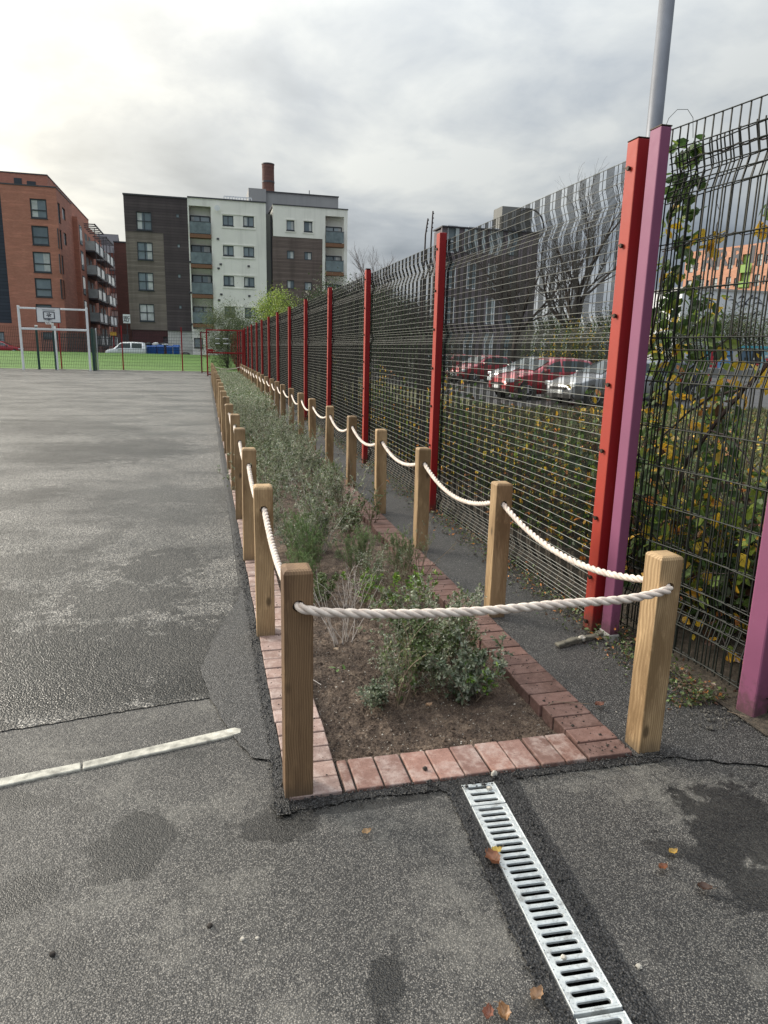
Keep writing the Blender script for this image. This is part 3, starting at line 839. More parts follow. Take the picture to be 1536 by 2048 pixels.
ang = math.atan2(2.36-2.19, 3.30-2.44)
q = put('mesh_panel', panelP, pf, (2.395-2.145, 2.30-3.243, 0), ang*.75)
mb = MB()
for zc in (.35, 1.0, 1.56, 2.2, 2.56): mb.box(.056,.074,.03,.06, zc-.02, zc+.02)
mb.build('clip', M_wireB, pf, local=True, bevel=.002)
# thin looped wire over the top of the pink post
mb = MB(); mb.tube([(2.20,3.30,2.65),(2.212,3.29,2.70),(2.24,3.27,2.735),(2.275,3.24,2.73),(2.295,3.22,2.69),(2.30,3.21,2.60)], .0014, 5)
mb.build('looped_wire', M_wireB, pf)
gp_ = thing('mesh_fence', 'older black wire mesh fence standing close behind the red posted fence', 'fence', (2.335, 2.42, 0))
panelP1 = wire_panel(1.0, .08, 2.58, foldsP, vlist(1.0, .050), hzP[:-1], .005, .006, M_wireB, M_wireB)
for k in range(13):
    if k in (1, 2): continue
    q = put('mesh_panel', panelP3 if k else panelP1, gp_, (.0, k*3.02, 0))
    mb = MB(); mb.box(-.03+.06,.03+.06,0,.06,-.02,2.5)
    if k == 0:
        continue
    if k == 3:
        po = mb.build('post', M_wireB, gp_, local=True); pdat = po.data; po.location = (0, k*3.02-.02, 0)
    else: put('post', pdat, gp_, (0, k*3.02-.02, 0))
# dark panel gate right of the big pink post
t = thing('low_gate', 'dark navy panel fixed low beside the big pink post at the right edge', 'gate', (2.42, 2.36, 0))
mb = MB(); mb.box(2.43,3.2,2.385,2.41,.13,.92); mb.build('panel', M_navy, t, bevel=.003)
mb = MB(); mb.box(2.42,3.2,2.38,2.415,.92,.96); mb.box(2.42,3.2,2.38,2.415,.09,.13); mb.build('rail', M_black, t, bevel=.003)

# far court fence (faces the camera)
CF = 47.4
cf = thing('mesh_fence', 'low looking red posted mesh fence across the far end of the playground', 'fence', (-1.43, CF, 0))
vys = vlist(3.56, .10); hz2 = list(np.arange(.1, 2.5, .2)) + [1.28, 2.42, 2.5]
pnl = wire_panel(3.56, .08, 2.5, [], vys, hz2, .011, .012, M_wireB, M_wireB)
for k in range(8):
    xx = -k*3.575
    mb = MB(); mb.box(-.035,.035,-.03,.03,0,2.73); 
    if k == 0:
        pb = mb.build('post', M_red, cf, local=True); pdat2 = pb.data
        mb = MB(); mb.box(-.14,.14,-.1,.1,0,.03); fb = mb.build('foot_plate', M_red, cf, local=True)
    else:
        put('post', pdat2, cf, (xx, 0, 0)); put('foot_plate', fb.data, cf, (xx, 0, 0))
    put('mesh_panel', pnl, cf, (xx, .04, 0), pi/2)
q = put('mesh_panel', pnl, cf, (1.30, .04, 0), pi/2); q.scale = (1, .36, 1)

# red gate at the end of the bed
gt = thing('gate', 'red framed mesh gate at the far end of the bed with a lock box', 'gate', (.10, 40.4, 0))
mb = MB()
mb.box(.06,.14,40.36,40.44,0,2.50); mb.box(2.02,2.10,40.36,40.44,0,2.50); mb.box(.141,2.019,40.365,40.435,2.43,2.50); mb.box(.141,2.019,40.365,40.435,1.22,1.30)
mb.box(1.72,1.765,40.37,40.43,1.301,2.429); mb.box(1.72,1.765,40.37,40.43,.05,1.219); mb.box(.141,2.019,40.365,40.435,.05,.11)
mb.build('frame', M_red, gt, bevel=.005)
g2 = wire_panel(1.9, .1, 2.43, [], vlist(1.9, .075), list(np.arange(.15,2.4,.2)), .008, .008, M_wireB, M_wireB)
put('mesh_panel', g2, gt, (2.0-.08, 0, 0), pi/2)
mb = MB(); mb.box(.15,.42,40.30,40.36,1.31,1.45); mb.box(.42,.55,40.31,40.35,1.34,1.39); mb.build('lock_box', M_red, gt, bevel=.01)
mb = MB()
for (a, b, zz) in ((.55,.78,2.02),(.95,1.25,2.02),(.55,.78,1.76),(.98,1.25,1.76)): mb.box(a,b,40.32,40.355,zz-.02,zz+.02)
mb.build('pale_plate', M_white, gt)
t = thing('gate_post', 'dark maroon braced gate post left of the red gate', 'post', (-.23, 44.9, 0))
mb = MB(); mb.box(-.27,-.19,44.86,44.94,0,2.45); mb.build('upright', plain('maroon_paint', (.12,.012,.018), .5), t)
mb = MB(); mb.box(-.19,.30,44.87,44.93,2.37,2.43); mb.box(-.19,.30,44.87,44.93,1.0,1.05); mb.box(-.19,.30,44.87,44.93,.06,.10); mb.build('rail', bpy.data.materials['maroon_paint'], t)

# ================================================================== LAMP COLUMN
LY = 6.6
x_a, z_a = ay(1328, 0, LY); x_b, z_b = ay(1309, 250, LY)
lc = thing('lamp_column', 'tall plain grey steel column rising behind the red and pink posts', 'lamp column', (x_b, LY, 0))
mb = MB(); mb.tube([(x_b,LY,0),(x_b,LY,1.2),(x_b,LY,7.5)], [.10,.075,.068], 24); mb.build('shaft', M_pole, lc, smooth=True)
mb = MB(); mb.tube([(x_b,LY,7.5),(x_b,LY,8.6)], [.05,.04], 16); mb.tube([(x_b,LY,8.6),(x_b-.5,LY-.3,8.75)], .03, 10); mb.box(x_b-.95,x_b-.5,LY-.5,LY-.25,8.70,8.82)
mb.build('lamp_head', M_pole, lc)

# ================================================================== BUILDINGS
class Fac:
    """a wall plane: 'y' faces the camera at y=pos; 'x' faces +x at x=pos. depth d goes into the building"""
    def __init__(s, kind, pos, parent): s.k = kind; s.p = pos; s.par = parent
    def box(s, mb, u0, u1, d0, d1, z0, z1, mi=0):
        if s.k == 'y': mb.box(u0, u1, s.p+d0, s.p+d1, z0, z1, mi)
        else: mb.box(s.p-d1, s.p-d0, u0, u1, z0, z1, mi)
    def wall(s, name, u0, u1, z0, z1, holes, mat, th=.3, d0=0.0):
        us = sorted(set([u0, u1] + [min(max(h[i], u0), u1) for h in holes for i in (0, 1)]))
        zs = sorted(set([z0, z1] + [min(max(h[i], z0), z1) for h in holes for i in (2, 3)]))
        mb = MB()
        for i in range(len(us)-1):
            j = 0
            while j < len(zs)-1:
                def inh(jj):
                    cu, cz = (us[i]+us[i+1])/2, (zs[jj]+zs[jj+1])/2
                    return any(h[0] < cu < h[1] and h[2] < cz < h[3] for h in holes)
                if inh(j) or us[i+1]-us[i] < 1e-4: j += 1; continue
                k = j
                while k+1 < len(zs)-1 and not inh(k+1): k += 1
                s.box(mb, us[i], us[i+1], d0, d0+th, zs[j], zs[k+1]); j = k+1
        return mb.build(name, mat, s.par)
    def window(s, r, mull='cross', fw=.07, dep=.12, curt=0.0, frame=M_frame, glass=None, sill=True):
        u0, u1, z0, z1 = r; mb = MB(); d0, d1 = dep-.06, dep+.01
        s.box(mb, u0, u1, d0, d1, z1-fw, z1); s.box(mb, u0, u1, d0, d1, z0, z0+fw)
        s.box(mb, u0, u0+fw, d0, d1, z0+fw, z1-fw); s.box(mb, u1-fw, u1, d0, d1, z0+fw, z1-fw)
        um, zm = (u0+u1)/2, (z0+z1)/2
        if 'v' in mull or mull == 'cross': s.box(mb, um-fw/2, um+fw/2, d0+.004, d1, z0+fw, z1-fw)
        if mull == 'cross' or 'h' in mull:
            zz = zm if mull == 'cross' else z0 + (z1-z0)*.42
            s.box(mb, u0+fw, um-fw/2 if mull == 'cross' else u1-fw, d0+.008, d1, zz-fw/2, zz+fw/2)
            if mull == 'cross': s.box(mb, um+fw/2, u1-fw, d0+.008, d1, zz-fw/2, zz+fw/2)
        if sill: s.box(mb, u0-.04, u1+.04, -.05, dep-.06, z0-.07, z0-.002)
        w = mb.build('window', frame, s.par)
        mb = MB(); s.box(mb, u0+fw*.5, u1-fw*.5, dep, dep+.03, z0+fw*.5, z1-fw*.5)
        p = mb.build('pane', glass or M_glassv, s.par); reparent(p, w)
        if curt:
            mb = MB(); a = random.random()
            if a < .6: s.box(mb, u1-fw-(u1-u0)*curt, u1-fw-.01, dep-.012, dep-.004, z0+fw+.02, z1-fw-.02)
            else: s.box(mb, u0+fw+.01, u0+fw+(u1-u0)*curt, dep-.012, dep-.004, z0+fw+.02, z1-fw-.02)
            c = mb.build('curtain', M_curt, s.par); reparent(c, w)
        return w
def reparent(ch, newp):
    off = Vector(ch.location) - Vector(newp.location)
    ch.parent = newp; ch.location = off
Y1 = 78.0
def Z2(x, y): return (220 + x/3.072, 300 + y/3.072)
def R2(x0, y0, x1, y1, Y=Y1, zf=Z2):
    xm, ym = (x0+x1)/2, (y0+y1)/2
    return (ay(*zf(x0, ym), Y)[0], ay(*zf(x1, ym), Y)[0], ay(*zf(xm, y1), Y)[1], ay(*zf(xm, y0), Y)[1])
GZ = .30
# --- timber clad block
b1 = thing('apartment_building', 'timber clad apartment block in dark and weathered boards left of the white block', 'building', (-4.5, Y1, GZ))
f = Fac('y', Y1, b1)
XL, XM = -7.33, -1.28
wins = [R2(*r) for r in ((162,380,256,492),(168,566,263,675),(174,752,268,862),(181,946,273,1052))]
zsplit = R2(95,505,340,1105); u_split = zsplit[1]; zlow = zsplit[2]; zhi = zsplit[3]
vents = [R2(*r) for r in ((405,393,425,416),(413,578,431,600),(417,763,435,786),(424,955,441,976))]
f.wall('dark_cladding', XL, XM, zhi, 15.95, [wins[0], vents[0]], M_clDark)
f.wall('dark_cladding', u_split, XM, 3.1, zhi, vents[1:], M_clDark)
f.wall('weathered_cladding', XL, u_split, zlow, zhi, wins[1:], M_clGrey, d0=.03)
f.wall('brick_base', XL+.15, u_split, GZ-.3, zlow, [(-4.2,-3.4,1.0,2.5)], M_bMar, d0=.08)
f.wall('white_base', u_split, XM-.02, GZ-.3, 3.1, [], M_bWh, d0=.1)
mb = MB(); f.box(mb, -4.2,-3.4,.2,.3,1.0,2.5); mb.build('vent_grille', M_clDark, b1)
for i, w in enumerate(wins): f.window(w, 'cross', curt=.3 if i != 3 else .9, fw=.08)
for v in vents: f.window(v, 'none', fw=.04, sill=False, dep=.06)
mb = MB(); mb.box(XL+.1, XM-.05, Y1+.4, Y1+13, GZ-.3, 15.9); mb.build('core', M_clDark, b1)
mb = MB(); mb.box(XL-.06, XM, Y1-.06, Y1+13.1, 15.951, 16.08); mb.build('roof_edge', M_steel, b1)
# --- white block
b2 = thing('apartment_building', 'off white rendered apartment block with one column of glass balconies', 'building', (2.7, Y1, GZ))
f = Fac('y', Y1, b2)
XR = 6.52
recess = R2(497,345,629,1100)
pairs = [((692,403,758,464),(818,408,884,470),(685,395,895,485)), ((695,588,760,648),(820,596,886,655),(688,581,893,668)), ((698,774,763,833),(824,782,888,840),(691,767,895,853)), ((704,965,768,1024),(828,972,893,1030),(698,958,900,1045))]
ws = [R2(*r) for p in pairs for r in p[:2]]
f.wall('rendered_wall', XM+.01, XR, GZ-.3, 16.1, ws + [recess, R2(517,1155,572,1215)], M_rend)
for i, w in enumerate(ws): f.window(w, 'v', curt=.28 if i % 3 else 0)
f.window(R2(517,1155,572,1215), 'none')
for p in pairs:
    u0, u1, z0, z1 = R2(*p[2]); mb = MB()
    f.box(mb, u0, u1, -.05, -.003, z1-.1, z1); f.box(mb, u0, u1, -.05, -.003, z0, z0+.1); f.box(mb, u0, u0+.1, -.05, -.003, z0+.1, z1-.1); f.box(mb, u1-.1, u1, -.05, -.003, z0+.1, z1-.1)
    mb.build('window_surround', M_rend, b2)
def balcony_col(f, par, rec, levels, Y):
    mb = MB(); f.box(mb, rec[0]-.0, rec[1]+.0, .9, 1.0, rec[2], rec[3]); mb.build('recess_wall', M_rend2 if False else M_rend, par)
    for i, lv in enumerate(levels):
        u0, u1, z0, z1 = R2(*lv)
        u0, u1 = rec[0]+.04, rec[1]-.04
        g = Fac('y', f.p+.62, par); g.window((u0+.04, u1-.04, z0+.02, z1), 'v', fw=.1, curt=.3 if i % 2 else .15, sill=False)
        bal = MB(); f.box(bal, u0-.03, u1+.03, -.30, .55, z0-.42, z0-.06); bo = bal.build('balcony', M_slab, par)
        gm = MB(); f.box(gm, u0, u1, -.27, -.25, z0-.0, z0+1.10); go = gm.build('glass_screen', M_balcd, par); reparent(go, bo)
        hm = MB(); f.box(hm, u0-.02, u1+.02, -.29, -.23, z0+1.101, z0+1.15)
        f.box(hm, (u0+u1)/2-.02, (u0+u1)/2+.02, -.24, -.21, z0-.06, z0+1.1); ho = hm.build('handrail', M_steel, par); reparent(ho, bo)
balcony_col(f, b2, recess, [(500,397,620,515),(503,580,625,700),(508,765,630,885),(512,960,630,1065)], Y1)
mb = MB()
for (a, b) in ((680,702),(852,714),(684,887),(856,897),(490,688),(494,876),(663,546),(667,727),(670,922),(500,1070)):
    x_, z_ = ay(*Z2(a, b), Y1); f.box(mb, x_-.12, x_+.12, -.06, -.002, z_-.09, z_+.09)
mb.build('wall_vent', M_steel, b2)
x_, z_ = ay(*Z2(658, 360), Y1); mb = MB(); mb.tube([(x_,Y1-.35,z_),(x_,Y1-.30,z_)], [.28,.22], 16); mb.tube([(x_,Y1-.30,z_),(x_,Y1,z_-.1)], .03, 6); mb.build('satellite_dish', M_white, b2)
mb = MB(); mb.box(XM+.1, XR-.1, Y1+1.01, Y1+13, GZ-.3, 16.0); mb.build('core', M_rend, b2)
mb = MB(); mb.box(XM+.01, XR+.05, Y1-.08, Y1+13.1, 16.101, 16.22); mb.build('roof_edge', M_steel, b2)
mb = MB(); x0_, z0_ = ay(*Z2(700, 285), Y1+3); x1_, _ = ay(*Z2(870, 300), Y1+3)
for k in range(11):
    t_ = x0_ + (x1_-x0_)*k/10; mb.box(t_-.05, t_+.05, Y1+3, Y1+3.1, 16.2, 17.0)
mb.box(x0_, x1_, Y1+3.02, Y1+3.08, 17.001, 17.1); mb.box(x0_, x1_, Y1+3.02, Y1+3.08, 16.5, 16.56)
mb.build('roof_railing', M_white, b2)
# --- right block
b3 = thing('apartment_building', 'off white and brown boarded apartment block at the right of the white block', 'building', (11, Y1, GZ))
f = Fac('y', Y1-.02, b3); X3, X4 = 7.25, 15.1
brn = R2(1000,538,1305,965)
top = [R2(1085,433,1133,494), R2(1192,440,1243,502)]
bw_ = [R2(1087,618,1132,670), R2(1194,626,1240,676), R2(1087,800,1132,852), R2(1196,812,1240,862)]
rec = R2(1322,408,1434,1100)
f.wall('rendered_wall', X3, X4, GZ-.3, 16.0, top+bw_+[rec, (brn[0], brn[1], brn[2], brn[3])], M_rend)
f.wall('brown_cladding', brn[0], brn[1], brn[2], brn[3], bw_, M_clBrn, d0=.04)
for w in top: f.window(w, 'none', curt=.3)
for w in bw_: f.window(w, 'none', curt=.4, sill=False)
for w in top:
    u0, u1, z0, z1 = w; mb = MB(); u0 -= .16; u1 += .16; z0 -= .2; z1 += .14
    f.box(mb, u0, u1, -.05, -.003, z1-.1, z1); f.box(mb, u0, u1, -.05, -.003, z0, z0+.08); f.box(mb, u0, u0+.09, -.05, -.003, z0+.08, z1-.1); f.box(mb, u1-.09, u1, -.05, -.003, z0+.08, z1-.1)
    mb.build('window_surround', M_rend, b3)
balcony_col(f, b3, rec, [(1322,465,1428,572),(1320,645,1425,748),(1322,822,1425,920)], Y1)
mb = MB(); mb.box(X3+.1, X4-.05, Y1+1.01, Y1+13, GZ-.3, 15.9); mb.build('core', M_rend, b3)
mb = MB(); mb.box(X3-.03, X4+.06, Y1-.08, Y1+13.1, 16.001, 16.10); mb.build('roof_edge', M_steel, b3)
mb = MB(); mb.box(XR+.055, X3-.005, Y1+.8, Y1+3, GZ-.3, 15.2); mb.build('recessed_link', M_rendD, b3)
mb = MB(); mb.tube([(7.12,Y1+.72,1),(7.12,Y1+.72,15)], .07, 8); mb.build('drainpipe', M_steel, b3)
u0, u1, z0, z1 = R2(958,268,1392,345, Y=Y1+6); mb = MB(); mb.box(u0, u1+.2, Y1+6, Y1+10, 15.9, z1-.1); mb.box(u0-1.9, u0-.01, Y1+5.6, Y1+10, 15.9, z1+.1); mb.build('roof_plant_room', M_rend2, b3)
mb = MB(); mb.box(u0-.05, u1+.26, Y1+5.9, Y1+10.1, z1-.099, z1); mb.tube([((u0+u1)/2+1,Y1+7,z1),((u0+u1)/2+1,Y1+7,z1+.6)], .05, 6); mb.build('roof_edge', M_steel, b3)
# --- chimney
xc, zc = ay(536, 330, 100); 
ch = thing('brick_chimney', 'round red brick mill chimney poking up behind the white block', 'chimney', (xc, 100, 0))
mb = MB(); mb.tube([(xc,100,0),(xc,100,zc-.5),(xc,100,zc-.35),(xc,100,zc)], [1.0,.78,.80,.80], 24); mb.build('stack', M_bChim, ch)
mb = MB(); mb.tube([(xc,100,zc-2.2),(xc,100,zc-2.0)], .83, 24); mb.build('iron_band', M_steel, ch)
mb = MB(); mb.tube([(xc,100,zc),(xc,100,zc+.12)], [.84,.84], 24); mb.build('chimney_rim', M_steel, ch)

# --- left red brick block
YB = 84.0
def Z1(x, y): return (x/3.84, 300 + y/3.84)
def R1(*r, Y=YB): return R2(*r, Y=Y, zf=Z1)
def RS(x0, y0, x1, y1, X):   # rectangle on the side wall x = X
    ym, xm = (y0+y1)/2, (x0+x1)/2
    return (ax(*Z1(x0, ym), X)[0], ax(*Z1(x1, ym), X)[0], ax(*Z1(xm, y1), X)[1], ax(*Z1(xm, y0), X)[1])
b4 = thing('apartment_building', 'red brick apartment block with navy cladding and stacked side balconies at the far left', 'building', (-20, YB, GZ))
f = Fac('y', YB, b4); XS = -14.45
w4 = [R1(232,375,360,525), R1(245,583,374,730), R1(255,783,392,940), R1(270,985,398,1130), R1(278,1185,400,1300)]
w4.append(R1(330,1400,440,1450)); 
ux = R1(0,340,38,900)[1]
w4b = (-21.6,-20.6,1.2,2.6)
ztop4 = 17.2
navz = R1(40,340,100,1330)[2]
f.wall('brick_wall', -19.75, XS, GZ-.3, ztop4, w4, M_bRed)
f.wall('brick_wall', -34, -19.75, GZ-.3, navz, [w4b], M_bRed)
f.wall('navy_cladding', -34, -19.75, navz, 16.5, [], M_navy, d0=.05)
f.wall('brick_wall', -34, -19.75, 16.5, ztop4, [], M_bRed)
for i, w in enumerate(w4[:5]): f.window(w, 'h', fw=.12, curt=.35 if i in (0,2) else 0)
f.window(w4[5], 'none'); f.window(w4b, 'v')
mb = MB(); mb.box(-34, XS-.35, YB+.4, YB+36, GZ-.3, 17.0); mb.build('core', M_bRed, b4)
mb = MB(); mb.box(-34, -15.6, YB+2.2, YB+30, 17.0, 18.75); mb.build('penthouse', M_bRed, b4)
gz_ = Fac('y', YB+2.2, b4)
for r in ((108,215,168,272),(207,240,275,283)):
    u = R1(*r, Y=YB+2.2); mb = MB(); gz_.box(mb, u[0],u[1],-.04,-.003,u[2],u[3]); mb.build('louvre', M_frame, b4)
mb = MB(); mb.box(-34, XS+.05, YB-.05, YB+2.15, 17.2, 17.32); mb.box(XS-.35, XS+.05, YB+2.151, YB+8.9, 17.2, 17.32); mb.box(-34,-15.55,YB+2.14,YB+30,18.75,18.85); mb.build('roof_edge', M_steel, b4)
fs = Fac('x', XS, b4)
sw = [RS(*r, XS) for r in ((443,410,464,560),(480,450,502,535),(455,615,476,760),(492,640,512,730),(467,810,490,950),(477,1000,500,1145))]
fs.wall('brick_wall', YB+.301, 92.8, GZ-.3, ztop4, sw, M_bRed)
for r in sw: fs.window(r, 'none', fw=.06, sill=False)
# stepped brick bays with glazing and the balcony stacks further along the side
XB = XS + .55
mb = MB(); mb.box(XS-.35, XB, 92.8, 97.5, GZ-.3, 15.9); mb.box(XS-.35, XB-.3, 97.5, 122, GZ-.3, 15.2); mb.build('brick_bay', M_bRed, b4)
fb_ = Fac('x', XB, b4); fc = Fac('x', XB-.3, b4)
for k in range(5):
    z0 = 1.6 + k*2.85
    mb = MB(); fb_.box(mb, 93.6, 95.4, -.03, -.003, z0, z0+2.2); mb.build('window', M_frame, b4)
    mb = MB(); fb_.box(mb, 93.7, 95.3, -.05, -.031, z0+.1, z0+2.1); mb.build('pane', M_glassv, b4)
for j, y0_ in enumerate((98.2, 109.0)):
    for k in range(5):
        z0 = 1.5 + k*2.85; yl = y0_ + 8.0
        mb = MB(); fc.box(mb, y0_, yl, -1.35, -.01, z0-.18, z0); bo = mb.build('balcony', M_steel, b4)
        mb = MB(); fc.box(mb, y0_+.05, yl-.05, -1.33, -1.29, z0+.02, z0+1.1); fc.box(mb, y0_+.02, y0_+.06, -1.33, -.02, z0+.02, z0+1.1)
        g_ = mb.build('glass_screen', M_balc, b4); reparent(g_, bo)
        mb = MB(); fc.box(mb, y0_, yl, -1.36, -1.27, z0+1.101, z0+1.16)
        for yy in (y0_+.05, (y0_+yl)/2, yl-.1): fc.box(mb, yy, yy+.08, -1.42, -1.34, z0, z0+2.65)
        h_ = mb.build('handrail', M_steel, b4); reparent(h_, bo)
        for (wa, wb) in ((1, 3.2), (4.5, 6.0)):
            mb = MB(); fc.box(mb, y0_+wa, y0_+wb, -.03, -.004, z0+.05, z0+2.2); mb.build('window', M_frame, b4)
    mb = MB()
    for yy in np.linspace(y0_, y0_+8, 6): fc.box(mb, yy, yy+.1, -1.5, .3, 15.9, 16.02)
    fc.box(mb, y0_, y0_+8.1, -1.5, -1.38, 15.88, 16.04); mb.build('pergola_frame', M_steel, b4)
# --- middle distance brick buildings
b5 = thing('mill_building', 'dark brick mill building with a slate roof seen down the gap between the blocks', 'building', (-14, 128, 0))
f = Fac('y', 128.0, b5)
r_ = R1(790,790,895,1400, Y=128)
mids = [R1(838,845,892,925, Y=128), R1(845,955,905,1060, Y=128), R1(850,1095,910,1190, Y=128), R1(855,1230,912,1330, Y=128)]
f.wall('brick_wall', r_[0]-3, r_[1]+.5, 0, r_[3], mids, M_bDk)
for w in mids: f.window(w, 'cross', fw=.12)
mb = MB(); mb.prism([(127.9, r_[3]), (131, r_[3]+3.3), (134, r_[3])], r_[0]-3, r_[1]+.5, 'x'); mb.build('roof', M_slate, b5)
mb = MB(); mb.box(r_[0]-3, r_[1]+.4, 128.4, 134, 0, r_[3]-.1); mb.build('core', M_bDk, b5)
b6 = thing('brick_building', 'plain red brick end wall just left of the timber clad block', 'building', (-9, 95, 0))
u0, u1, z0, z1 = R1(893,712,985,1400, Y=95); mb = MB(); mb.box(u0, u1+2, 95, 104, 0, z1); mb.build('wall', M_bDk, b6)
mb = MB(); mb.box(u0-.05, u1+2, 94.95, 104, z1, z1+.15); mb.build('coping', M_steel, b6)

def text_obj(txt, size, name, mat, parent, loc, rot=(pi/2, 0, 0), depth=.01, align='CENTER'):
    cu = bpy.data.curves.new('t', 'FONT'); cu.body = txt; cu.size = size; cu.extrude = depth; cu.align_x = align; cu.align_y = 'CENTER'; cu.offset = size*.02
    o = bpy.data.objects.new('tmp_text', cu); COL.objects.link(o)
    dg = bpy.context.evaluated_depsgraph_get(); me = bpy.data.meshes.new_from_object(o.evaluated_get(dg)); bpy.data.objects.remove(o)
    me.materials.clear(); me.materials.append(mat)
    q = bpy.data.objects.new(name, me); COL.objects.link(q)
    q.location = loc; q.rotation_euler = rot
    if parent is not None:
        q.parent = parent; q.location = Vector(loc) - Vector(parent.location)
    return q
u0, u1, z0, z1 = R1(945,1262,1000,1330, Y=76.9)
t = thing('wall_sign', 'white sign with dark lettering at the left corner of the timber clad block', 'sign', (u0, 76.9, z0))
mb = MB(); mb.box(u0, u1, 76.9, 76.96, z0, z1); mb.build('board', M_white, t)
M_ink = plain('dark_lettering', (.03,.03,.05), .6)
text_obj('SEC', .36, 'lettering', M_ink, t, ((u0+u1)/2, 76.885, z0+(z1-z0)*.62)); text_obj('AU', .36, 'lettering', M_ink, t, ((u0+u1)/2-.05, 76.885, z0+(z1-z0)*.28))
mb = MB(); mb.box((u0+u1)/2-.04, (u0+u1)/2+.04, 76.97, 77.05, .3, z1-.1); mb.build('post', M_steel, t)

# --- palisade railings
t = thing('palisade_fence', 'grey steel palisade fence between the goal and the white van', 'fence', (-9.2, 76.5, .3))
mb = MB(); x_ = -15.5
while x_ < -7.45: mb.box(x_, x_+.09, 76.5, 76.52, .3, 2.6); x_ += .16
mb.build('pales', M_steel, t)
mb = MB(); mb.box(-15.5,-7.45,76.521,76.56,.7,.76); mb.box(-15.5,-7.45,76.521,76.56,2.1,2.16); mb.build('rail', M_steel, t)
u0, u1, z0, z1 = R1(845,1405,895,1425, Y=76.3); t = thing('barrier_sign', 'small yellow height sign above the grey palisade fence', 'sign', (u0, 76.3, z0))
mb = MB(); mb.box(u0, u1, 76.3, 76.34, z0, z1+.1); mb.build('board', plain('yellow_board', (.45,.25,.03), .6), t); mb = MB(); mb.box((u0+u1)/2-.04,(u0+u1)/2+.04,76.35,76.42,.3,z0+.2); mb.build('post', M_red, t)

# ================================================================== GOAL WITH BASKETBALL HOOP
GY = 45.5
g = thing('ball_court_goal', 'white steel goal frame with a basketball backboard on the playground', 'goal', (-8.5, GY, 0))
mb = MB(); X0g, X1g = -10.30, -6.66
mb.box(X0g-.06, X0g+.06, GY-.06, GY+.06, 0, 3.62); mb.build('post', M_white, g, bevel=.01)
mb = MB(); mb.box(X1g-.06, X1g+.06, GY-.06, GY+.06, 0, 3.62); mb.build('post', M_white, g, bevel=.01)
mb = MB(); mb.box(X0g+.061, X1g-.061, GY-.04, GY+.04, 3.44, 3.54); mb.build('crossbar', M_white, g, bevel=.01)
mb = MB(); mb.box(X0g+.061, X1g-.061, GY-.045, GY+.045, 2.28, 2.40); mb.build('goal_bar', M_white, g, bevel=.01)
mb = MB(); xm_ = ay(113, 700, GY+.9)[0]; mb.box(xm_-.045, xm_+.045, GY+.85, GY+.95, 0, 2.55); mb.build('rear_post', M_white, g)
for q_ in ((xm_-.15, xm_-.06, GY+.9, GY+1, 0, 2.4), (X1g+.10, X1g+.22, GY+.3, GY+1.2, 0, 2.45), (X0g+.55, X0g+.67, GY+1.1, GY+1.2, 0, 2.55)):
    mb = MB(); mb.box(*q_); mb.build('side_panel', M_green, g)
mb = MB(); mb.box(X1g+.25, X1g+.30, GY+1.2, GY+1.25, 0, 2.5); mb.box(X0g+.55, X0g+.72, GY+1.08, GY+1.09, 2.5, 2.58); mb.build('rear_trim', M_white, g)
mb = MB(); mb.box(-8.62,-8.50,GY-.02,GY+.06,2.401,2.80); mb.build('board_bracket', M_white, g)
mb = MB(); mb.box(-9.32,-8.06,GY-.20,GY-.16,2.72,3.55); bd = mb.build('backboard', M_white, g, bevel=.02)
mb = MB()
def ringrect(mb, x0, x1, z0, z1, w, y0, y1):
    mb.box(x0, x1, y0, y1, z1-w, z1); mb.box(x0, x1, y0, y1, z0, z0+w); mb.box(x0, x0+w, y0, y1, z0+w, z1-w); mb.box(x1-w, x1, y0, y1, z0+w, z1-w)
ringrect(mb, -9.34, -8.04, 2.70, 3.57, .035, GY-.212, GY-.205); ringrect(mb, -8.98, -8.36, 2.92, 3.33, .045, GY-.212, GY-.205); mb.box(-9.0,-8.35,GY-.212,GY-.205,3.40,3.425)
o_ = mb.build('board_marking', M_ink, g); reparent(o_, bd)
mb = MB()
for k in range(6):
    a = k*pi/3+.3; c = (-8.67, 3.14)
    mb.prism([(c[0], c[1]-.02), (c[0]+.13*cos(a-.2), c[1]+.11*sin(a-.2)), (c[0]+.15*cos(a), c[1]+.13*sin(a)), (c[0]+.11*cos(a+.35), c[1]+.10*sin(a+.35))], GY-.212-.001*k, GY-.2055)
o_ = mb.build('emblem', M_ink, g); reparent(o_, bd)
mb = MB(); mb.tube([(-8.68+.22*cos(t_), GY-.50+.22*sin(t_), 2.86) for t_ in np.linspace(0, 2*pi, 25)], .016, 6); mb.box(-8.74,-8.62,GY-.29,GY-.20,2.82,2.90); mb.build('hoop', M_ink, g)
mb = MB()
for k in range(10):
    a = 2*pi*k/10; b_ = a + .6
    mb.tube([(-8.68+.22*cos(a), GY-.50+.22*sin(a), 2.85), (-8.68+.13*cos(b_), GY-.50+.13*sin(b_), 2.60)], .008, 4)
    mb.tube([(-8.68+.22*cos(a), GY-.50+.22*sin(a), 2.85), (-8.68+.13*cos(a-.6), GY-.50+.13*sin(a-.6), 2.60)], .008, 4)
mb.build('net', M_white, g)

